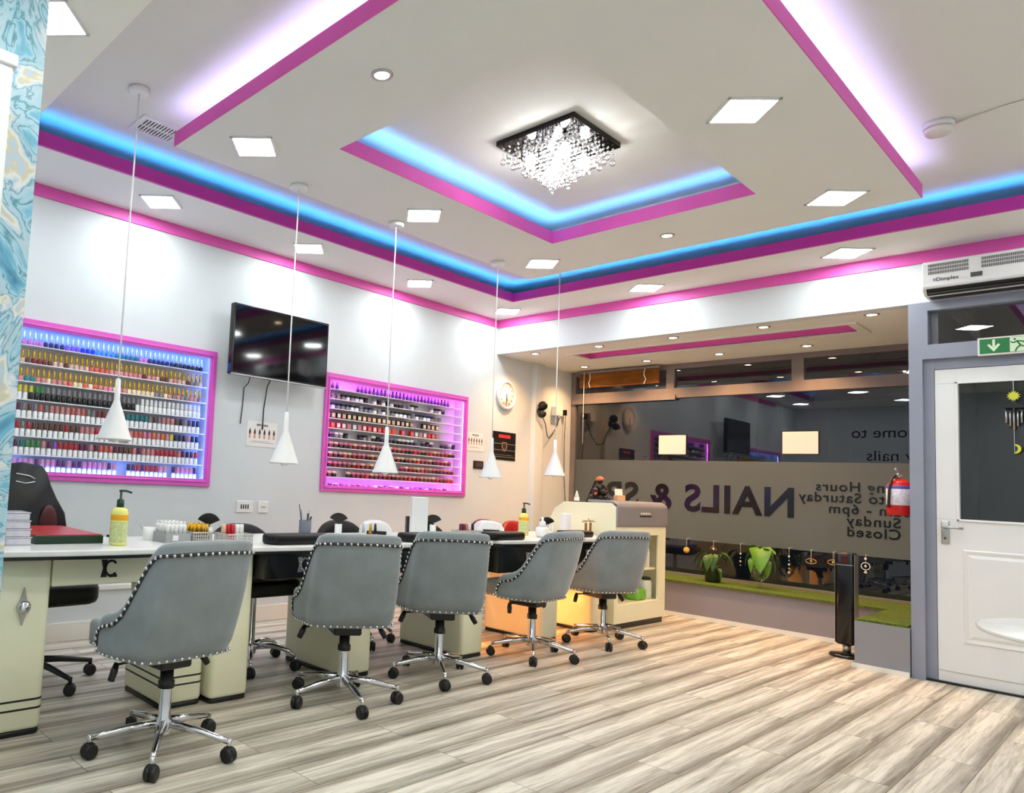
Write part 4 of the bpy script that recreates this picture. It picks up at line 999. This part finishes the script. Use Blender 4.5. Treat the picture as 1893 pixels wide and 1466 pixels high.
for s_ in (-1, 1): MB().rbox(.235 if s_ > 0 else -.29, .29 if s_ > 0 else -.235, -.12, .16, .575, .61, .02).box(s_*.262-.015, s_*.262+.015, -.02, .03, .42, .58).build('armrest', M_BLK, gc)
star_base(gc, 282+5-(275-90), .31, M_BLK, .40)
M_ = None

# ------------------------------------------------------------------ things on the desks (worktop z = .74)
ZT = .7405
def pump(loc, h, label, rz):
    r = empty('pump_bottle', loc, rz); tag(r, label, 'pump bottle', 'yellow lotion pump bottles'); k = h/.235
    MB().lathe([(.032*k, 0), (.036*k, .004), (.036*k, .135*k), (.031*k, .152*k), (.012*k, .16*k)], n=24).build('bottle', pr('yellow_lotion', (240, 235, 130), .25, noise=.04), r)
    MB().lathe([(.0365*k, .105*k), (.0368*k, .106*k), (.0368*k, .127*k), (.0365*k, .128*k)], n=24, cap=False).build('orange_label', pr('orange_label', (240, 170, 20)), r)
    MB().lathe([(.0365*k, .012*k), (.0367*k, .013*k), (.0367*k, .098*k), (.0365*k, .099*k)], n=24, cap=False).build('print_label', pr('pale_green_label', (205, 214, 150), .5, noise=.25, scale=90), r)
    MB().lathe([(.015*k, .158*k), (.016*k, .16*k), (.015*k, .19*k), (.005*k, .195*k), (.005*k, .225*k)], n=14).tube([(-.008*k, 0, .228*k), (.02*k, 0, .229*k), (.045*k, 0, .222*k)], .005*k, 8).build('pump', pr('dark_green', (20, 52, 34), .35), r)
pump((1.41, 3.02, ZT), .245, 'yellow lotion pump bottle on the near cream desk', math.radians(-30))
pump((4.72, 3.18, ZT), .245, 'yellow lotion pump bottle on the fourth desk by the window side', math.radians(-30))
# flat box
fb = empty('flat_box', (1.235, 3.36, ZT), math.radians(6)); tag(fb, 'flat dark green box with a red glossy lid on the near cream desk', 'box')
bevel(MB().box(-.15, .15, -.25, .25, 0, .034).build('tray', pr('dark_green_box', (14, 48, 26), .35), fb), .002)
bevel(MB().box(-.146, .146, -.246, .246, .034, .039).build('lid', pr('red_lid', (190, 50, 44), .25, noise=.2), fb), .001)
fb.rotation_euler.z = math.radians(0); fb.location = (1.225, 3.345, ZT)
# clear storage boxes
for q in range(4):
    r = empty('storage_box', (1.0-.004*q, 3.13, ZT+.034*q)); tag(r, f"clear plastic storage box on the near desk, {['lowest', 'second from bottom', 'second from top', 'topmost'][q]} of the stack", 'storage box', 'stacked clear plastic boxes')
    M_BX = pr('clear_plastic', (214, 210, 222), .15, noise=.12, scale=40)
    bevel(MB().box(-.05, .05, -.06, .06, 0, .028).build('tub', M_BX, r), .004)
    bevel(MB().box(-.053, .053, -.063, .063, .0285, .033).build('lid', M_BX, r), .002)
    MB().tube([(.053, -.02, .02), (.062, -.015, .014), (.062, .015, .014), (.053, .02, .02)], .003, 6).build('clip', M_BX, r)
cd = tag(MB().tube([(1.52, 3.38, ZT+.006), (1.55, 3.33, ZT+.006), (1.56, 3.27, ZT+.006), (1.53, 3.22, ZT+.006)], .006, 8).build('coiled_cable', M_BLK), 'short black cable lying on the desk by the pump bottle', 'cable')
# white jar with tweezers
jr = empty('tool_jar', (1.665, 3.22, ZT)); tag(jr, 'white pot holding tweezers left of the grey tray', 'pot')
MB().lathe([(.028, 0), (.03, .004), (.036, .06), (.033, .06), (.027, .006)], n=20, cap=False).build('jar', M_WHITE, jr)
for q in range(2): MB().tube([(-.01, .0, .01), (-.05-.01*q, .01+.012*q, .095)], .003, 6).build('tweezer', M_STEEL, jr)
def basket(loc, L, W, h, label, mat, rz=0., slots=True):
    r = empty('basket', loc, rz); tag(r, label, 'basket', 'small plastic baskets on the desks')
    mb = MB()
    def wall_(ax, s_):
        n = int((L if ax == 'x' else W)/.012)
        for q in range(n+1):
            t = -1+2*q/n
            if ax == 'x': mb.box(t*L/2-.002, t*L/2+.002, s_*W/2-.0015, s_*W/2+.0015, 0, h)
            else: mb.box(s_*L/2-.0015, s_*L/2+.0015, t*W/2-.002, t*W/2+.002, 0, h)
    for s_ in (-1, 1): wall_('x', s_); wall_('y', s_)
    for z in (0, h*.33, h*.66): 
        t = .0022
        for s_ in (-1, 1): mb.box(-L/2, L/2, s_*W/2-.002, s_*W/2+.002, z, z+t*1.6); mb.box(s_*L/2-.002, s_*L/2+.002, -W/2, W/2, z, z+t*1.6)
    mb.box(-L/2, L/2, -W/2, W/2, 0, .003); mb.build('mesh_walls', mat, r)
    mb = MB(); frame4(mb, -L/2-.004, L/2+.004, -W/2-.004, W/2+.004, -L/2+.002, L/2-.002, -W/2+.002, W/2-.002, h, h+.006); mb.build('rim', mat, r)
    return r
M_BG = pr('basket_grey', (188, 188, 186), .4); M_BG2 = pr('basket_solid_grey', (160, 162, 164), .4)
bk_ = empty('tray_basket', (1.735, 3.15, ZT)); tag(bk_, 'solid grey plastic tray holding white gel tubes', 'basket', 'small plastic baskets on the desks')
mb = MB(); mb.box(-.065, .065, -.085, .085, 0, .003)
for s_ in (-1, 1): mb.box(-.068, .068, s_*.085-.002, s_*.085+.002, 0, .045); mb.box(s_*.066-.002, s_*.066+.002, -.085, .085, 0, .045)
mb.build('tray', M_BG2, bk_)
bevel(MB().box(-.03, .0, -.0885, -.0875, .01, .035).build('label_patch', M_WHITE, bk_), .0005)
tubes = MB().lathe([(.0105, 0), (.0105, .07), (.008, .082)], n=10).mesh('gel_tube', M_WHITE); cap_ = MB().lathe([(.006, .082), (.006, .094)], n=8).mesh('cap', M_WHITE)
q = 0
for ix in range(5):
    for iy in range(4):
        q += 1; o = bpy.data.objects.new('gel_tube', tubes); COL.objects.link(o); o.location = (1.69+.0225*ix, 3.09+.034*iy, ZT+.0035)
        c = bpy.data.objects.new('cap', cap_); COL.objects.link(c); c.parent = o
        tag(o, f"white gel tube in the grey tray, {['front', 'second', 'third', 'rear'][iy]} row, {ordn(ix+1)} from left", 'tube', 'white gel tubes in the tray')
basket((1.865, 3.12, ZT), .10, .13, .045, 'pale mesh basket packed with gold capped bottles beside the fan brush', M_BG)
gb = MB().lathe([(.011, 0), (.0115, .025), (.006, .03)], n=10).mesh('bottle', pr('amber_body', (150, 110, 60), .2)); gcap = MB().lathe([(.0075, .03), (.0055, .085)], n=10).mesh('cap', M_GOLD)
for ix in range(4):
    for iy in range(4):
        o = bpy.data.objects.new('gold_cap_bottle', gb); COL.objects.link(o); o.location = (1.829+.024*ix, 3.078+.029*iy, ZT+.0035)
        c = bpy.data.objects.new('cap', gcap); COL.objects.link(c); c.parent = o
        tag(o, f"gold capped bottle in the mesh basket, {['front', 'second', 'third', 'rear'][iy]} row, {ordn(ix+1)} from left", 'nail polish', 'gold capped bottles in the basket')
basket((2.02, 3.02, ZT), .15, .11, .042, 'pale mesh basket with red and white bottles behind the nearest grey chair', M_BG, .05)
for ix, c_ in enumerate(('nude', 'red', 'red', 'white', 'white')):
    bm_, cm_ = bottle('cap', c_, c_); o = bpy.data.objects.new('polish_bottle', bm_); COL.objects.link(o); o.location = (1.965+.026*ix, 3.03, ZT+.0035)
    c = bpy.data.objects.new('cap', cm_); COL.objects.link(c); c.parent = o
    tag(o, f'{c_} polish bottle in the desk basket behind the nearest grey chair, {ordn(ix+1)} from left', 'nail polish', 'bottles in the mesh basket with red caps')
def fan_brush(loc, label, s=1., rz=0.):
    r = empty('dust_brush', loc, rz); tag(r, label, 'brush', 'black fan shaped dust brushes'); z0 = .07*s
    MB().lathe([(.018*s, 0), (.019*s, .003), (.019*s, .06*s), (.016*s, .06*s), (.016*s, .006)], n=16, cap=False).build('holder', M_WHITE, r)
    MB().cyl((0, 0, .005), (0, 0, z0+.012*s), .0055*s, n=8).build('handle', M_BLK, r)
    n = 16; pts = [(.007*s, z0), ]
    for i in range(n+1):
        a = math.radians(28+124*i/n); pts.append((math.cos(a)*.054*s, z0-.004*s+math.sin(a)*.053*s))
    pts.append((-.007*s, z0))
    mb = MB(); k = len(pts); cen = (0, z0+.028*s); 
    vs = [Vector((p_[0], -.012*s*(.3 if i in (0, k-1) else 1), p_[1])) for i, p_ in enumerate(pts)]+[Vector((p_[0], .012*s*(.3 if i in (0, k-1) else 1), p_[1])) for i, p_ in enumerate(pts)]
    mb.add(vs, [tuple(range(k-1, -1, -1)), tuple(range(k, 2*k))]+[(i, (i+1) % k, k+(i+1) % k, k+i) for i in range(k)]); mb.build('bristles', M_BLK, r)
yawb = math.radians(-35)
fan_brush((1.945, 3.14, ZT), 'black fan dust brush by the gold capped bottles on the near desk', 1.15, yawb)
fan_brush((2.99, 3.33, ZT), 'black fan dust brush behind the second grey chair', 1.15, yawb)
fan_brush((3.82, 3.29, ZT), 'black fan dust brush right of the white box on the third desk', 1.15, yawb)
fan_brush((5.03, 3.18, ZT), 'black fan dust brush in front of the red chair on the last desk', 1.15, yawb)
def cushion(loc, L, W, h, label, rz=0.):
    o = MB().rbox(-L/2, L/2, -W/2, W/2, 0, h, W*.42, n=8).build('arm_cushion', M_PU, None, loc, rz); tag(o, label, 'arm cushion', 'black padded arm rests on the desks')
cushion((2.36, 2.93, ZT), .42, .13, .05, 'black padded arm rest on the second desk, left of the grey brush cup')
cushion((3.33, 2.92, ZT), .42, .13, .05, 'black padded arm rest on the third desk behind the grey chairs')
cushion((4.12, 2.93, ZT), .38, .13, .05, 'black padded arm rest on the fourth desk below the pump bottle')
cushion((5.17, 3.02, ZT), .38, .14, .045, 'black padded arm rest on the last desk behind the grey chair')
cu = empty('brush_cup', (2.62, 3.20, ZT)); tag(cu, 'grey cup full of brushes and files on the second desk', 'brush cup')
MB().lathe([(.032, 0), (.034, .003), (.036, .10), (.032, .10), (.030, .005)], n=20, cap=False).build('cup', pr('grey_cup', (96, 104, 116), .4), cu)
for q, (dx, dy, hh) in enumerate(((-.05, .0, .19), (-.02, .01, .16), (.01, -.01, .14), (.03, .0, .155), (.05, .01, .12))):
    MB().tube([(dx*.2, dy, .01), (dx, dy, hh)], [.004, .006 if q else .002], 6).build('nail_file', M_BLK if q % 2 == 0 else M_STEEL, cu)
# uv lamps (white domes)
def uvlamp(loc, label, rz=0.):
    r = empty('nail_lamp', loc, rz); tag(r, label, 'nail lamp', 'white nail drying lamps')
    pts = [(-.10, 0), (-.095, .05), (-.07, .085), (-.03, .098), (.03, .098), (.07, .085), (.095, .05), (.10, 0)]
    bevel(MB().prism(pts, 'y', -.10, .08).build('dome', M_WHITE, r), .008, 3)
    MB().box(-.09, .09, -.09, .09, 0, .004).build('base_plate', M_STEEL, r)
    MB().box(-.06, .06, -.103, -.099, 0.008, .04).build('hand_opening', M_BLK, r)
uvlamp((3.22, 3.24, ZT), 'white domed nail lamp behind the second grey chair', -.7)
uvlamp((4.42, 3.28, ZT), 'white domed nail lamp on the fourth desk by the maroon chair', -.7)
wb = tag(bevel(MB().box(-.052, .052, -.05, .05, 0, .255).build('tissue_box', M_WHITE, None, (3.55, 3.18, ZT), -.7), .004), 'tall white upright box standing on the third desk', 'box')
nb = tag(bevel(MB().box(-.09, .09, -.03, .03, 0, .115).build('file_box', M_BLK, None, (3.80, 3.40, ZT), -.6), .004), 'black box behind the fan brush on the third desk', 'box')
basket((3.93, 3.08, ZT), .19, .11, .042, 'pale mesh basket with small bottles on the third desk', M_BG, 0)
for ix, c_ in enumerate(('plum', 'brown', 'rose', 'white', 'black')):
    bm_, cm_ = bottle('cap', c_, 'nude'); o = bpy.data.objects.new('polish_bottle', bm_); COL.objects.link(o); o.location = (3.87+.03*ix, 3.09, ZT+.0035)
    c = bpy.data.objects.new('cap', cm_); COL.objects.link(c); c.parent = o
    tag(o, f'{c_}-capped bottle in the mesh basket on the third desk, {ordn(ix+1)} from left', 'nail polish', 'bottles in the basket on the third desk')
for ix, (x, y, c_, k_) in enumerate(((3.02, 3.14, 'cream', 'silver'), (3.06, 3.12, 'brown', 'gold'), (3.10, 3.12, 'black', 'black'), (4.86, 3.1, 'nude', 'gold'), (4.90, 3.09, 'rose', 'silver'), (4.95, 3.08, 'cream', 'white'))):
    bm_, cm_ = bottle('tall', k_, c_); o = bpy.data.objects.new('polish_bottle', bm_); COL.objects.link(o); o.location = (x, y, ZT); o.scale = (1, 1, 1)
    c = bpy.data.objects.new('cap', cm_); COL.objects.link(c); c.parent = o
    tag(o, f"{k_}-capped {c_} bottle standing loose on the {'second' if ix < 3 else 'last'} desk", 'nail polish', 'loose bottles on the desks')
sd = empty('soap_dispenser', (4.72, 3.02, ZT)); tag(sd, 'white rounded dispenser beside the arm rest on the fourth desk', 'dispenser')
MB().rbox(-.05, .05, -.04, .04, 0, .075, .03).build('body', M_WHITE, sd)
MB().lathe([(.022, .075), (.028, .085), (.02, .115), (.008, .12), (.008, .145)], n=16).build('pump_top', M_WHITE, sd)
tr = tag(MB().lathe([(.04, 0), (.042, .003), (.042, .165), (.04, .168)], n=24).build('tissue_roll', M_WHITE, None, (5.34, 3.2, ZT)), 'tall white roll standing on the last desk', 'roll')
rk = empty('display_rack', (5.50, 3.10, ZT)); tag(rk, 'small gold rack on the last desk against the towel cabinet', 'rack')
mb = MB()
for s_ in (-.035, .035):
    mb.box(s_-.012, s_+.012, -.004, .004, 0, .10)
    for q in range(3): mb.tube([(s_, -.004, .02+.028*q), (s_-.02, -.015, .025+.028*q), (s_-.026, -.02, .04+.028*q)], .004, 5)
mb.tube([(-.10, -.002, .105), (.08, -.002, .12)], .003, 5).tube([(-.10, -.008, .12), (.09, -.008, .108)], .003, 5).tube([(-.02, -.01, .135), (.03, -.01, .095)], .003, 5); mb.build('frame', pr('gold_brown', (150, 104, 40), .3, metal=.5), rk)

# towel cabinet at the end of the row
kc = empty('towel_cabinet', (6.04, 3.22, 0)); tag(kc, 'cream cabinet with a grey towel warmer door at the window end of the desks', 'cabinet')
hw = .44; y0, y1 = -.30, .30
mb = MB()
side = [(y0, .05), (y1, .05), (y1, .84), (y1-.05, .94), (y1-.14, 1.0), (y0+.04, 1.01), (y0, .98)]
mb.prism(side, 'x', -hw, -hw+.02); mb.prism(side, 'x', hw-.02, hw)
mb.box(-hw+.02, hw-.02, y0, y1, .05, .20); mb.box(-hw+.02, hw-.02, y1-.02, y1, .2, .86); mb.box(-hw+.02, hw-.02, y0, y1-.02, .748, .83)
mb.box(-hw+.02, -.40+.02, y0, y0+.02, .20, .75); mb.box(.31, hw-.02, y0, y0+.02, .20, .75)
mb.prism([(y0+.005, .83), (y1, .83), (y1-.05, .94), (y1-.14, 1.0), (y0+.04, 1.009), (y0+.005, .98)], 'x', -hw+.02, hw-.02)
bevel(mb.build('body', M_CREAM, kc), .004)
MB().box(-hw+.01, hw-.01, y0+.02, y1, 0, .05).build('plinth', M_LINE, kc)
fr_ = MB(); pts = []
for i in range(9):
    a = math.radians(90*i/8); pts.append((y0+.03-.045*math.sin(a) if False else y0+.055-.07*math.sin(a), .975+.055*math.cos(a)-.0))
pts = [(y0+.25, 1.03), (y0+.055, 1.03)]+pts[1:]+[(y0-.015, .83), (y0-.005, .82), (y0+.004, .82), (y0+.004, 1.0), (y0+.25, 1.011)]
d_ = MB().prism(pts, 'x', -hw+.005, hw-.002).build('warmer_door', pr('warmer_grey', (150, 148, 152), .3, metal=.2, noise=.05), kc); bevel(d_, .005)
MB().box(-.07, .13, y0-.018, y0-.014, .905, .915).build('control_strip', M_BLK, d_)
mb = MB()
for q in range(6): mb.box(-.055+.03*q, -.04+.03*q, y0-.017, y0-.014, .925, .94)
mb.build('buttons', M_WHITE, d_)
MB().box(-.39, .31, y0+.03, y1-.03, .455, .47).build('shelf', M_CREAM, kc)
kx = 6.04; ky = 3.22
def cylthing(name, loc, r0, h, m, label, cat, capm=None):
    r = MB().lathe([(r0*.95, 0), (r0, .004), (r0, h*.85), (r0*.8, h)], n=20).build(name, m, None, loc); tag(r, label, cat)
    if capm: MB().lathe([(r0*.85, h), (r0*.85, h*1.12)], n=16).build('lid', capm, r)
    return r
cylthing('tub', (6.325, 3.03, .2005), .06, .16, pr('tub_white', (220, 225, 215), .3, noise=.1, scale=30), 'white lidded tub on the bottom shelf of the cabinet', 'tub', M_BLK)
tag(MB().rbox(-.09, .09, -.06, .06, 0, .09, .03).build('cloth_bundle', pr('green_bag', (120, 190, 60), .5, noise=.2, scale=30), None, (6.15, 3.02, .2005)), 'bright green bag on the bottom shelf of the cabinet', 'bag')
tag(bevel(MB().box(-.10, .06, -.05, .05, 0, .16).build('tissue_pack', pr('pack_beige', (226, 200, 170), .5, noise=.1), None, (6.255, 3.05, .4705)), .006), 'beige pack on the upper shelf of the cabinet', 'pack')
cylthing('spray_bottle', (6.345, 3.02, .4705), .022, .14, M_WHITE, 'slim white bottle on the upper shelf of the cabinet', 'bottle', M_TRIMW)
# on top of the cabinet
fg = empty('buddha_figurine', (5.78, 3.16, 1.0315)); fg.name = 'rock_figurine'; tag(fg, 'dark figurine seated on rocks with an orange cap on the towel cabinet', 'figurine')
M_FD = pr('figurine_dark', (30, 20, 20), .4, noise=.3, scale=30); M_FO = pr('figurine_orange', (205, 90, 40), .4, noise=.2, scale=30)
mb = MB(); random.seed(3)
for q in range(16): mb.ball((random.uniform(-.075, .075), random.uniform(-.04, .04), .02+.004*q*(q > 8)), .028, 8, 0, (1.1, 1, .8))
mb.box(-.09, .09, -.05, .05, 0, .015); mb.build('rock_base', M_FD, fg)
mb = MB(); mb.ball((-.01, 0, .10), .042, 12, 0, (1, .8, 1.1)).ball((-.005, 0, .15), .026, 12).tube([(-.03, -.01, .125), (-.06, -.03, .10), (-.04, -.04, .075)], [.014, .012, .010], 8); mb.tube([(.02, -.01, .125), (.045, -.03, .10), (.03, -.04, .08)], [.014, .012, .010], 8); mb.ball((-.07, 0, .07), .03, 8)
mb.build('figure', M_FD, fg)
MB().lathe([(.042, 0), (.03, .012), (.022, .026), (0, .032)], n=16, M=Matrix.Translation((0, 0, .165)) @ Matrix.Rotation(-.2, 4, 'Y')).build('orange_cap', M_FO, fg)
MB().ball((.055, -.01, .085), .03, 12, 0, (1.1, .8, 1)).ball((-.085, -.01, .05), .014, 8).build('orange_jar', M_FO, fg)
cdh = empty('card_holder', (6.0, 3.10, 1.0315), -.2); tag(cdh, 'small wooden holder with white cards on top of the towel cabinet', 'card holder')
bevel(MB().box(-.05, .05, -.02, .02, 0, .045).build('holder', pr('pale_wood', (216, 176, 130), .5, noise=.1), cdh), .002)
MB().box(-.047, .047, .0, .004, .02, .10, 0, Matrix.Rotation(-.12, 4, 'X')).build('cards', M_PAPER, cdh)
gl = cylthing('glue_bottle', (5.66, 3.30, 1.012), .022, .03, M_WHITE, 'small white nozzle bottle at the left of the towel cabinet top', 'bottle')
MB().lathe([(.02, .03), (.003, .085)], n=14).build('nozzle', M_WHITE, gl)

# round white table at the right edge
rt_ = empty('round_table', (3.405, 0.0, 0)); tag(rt_, 'round white table cut by the right edge of the picture, before the door', 'table')
MB().lathe([(.44, .685), (.465, .69), (.47, .70), (.465, .706), (.0, .706)], n=64).build('tabletop', M_TOP, rt_)
MB().lathe([(.2, 0), (.2, .012), (.035, .03), (.03, .68)], n=24).build('pedestal', M_WHITE, rt_)

# added globe lamps behind the pedestals, making the orange glow under the last desks
for (x, l) in ((4.10, 'added warm globe lamp making the orange glow under the fourth desk'), (5.02, 'added warm globe lamp making the orange glow under the last desk')):
    wl = empty('added_glow_lamp', (x, 3.25, 0)); tag(wl, l, 'lamp')
    MB().lathe([(.05, 0), (.05, .012), (.015, .02), (.012, .10)], n=20).build('base', M_STEEL, wl)
    MB().ball((0, 0, .145), .045, 16).build('globe', em('added_warm_globe', (1, .36, .08), 75), wl)
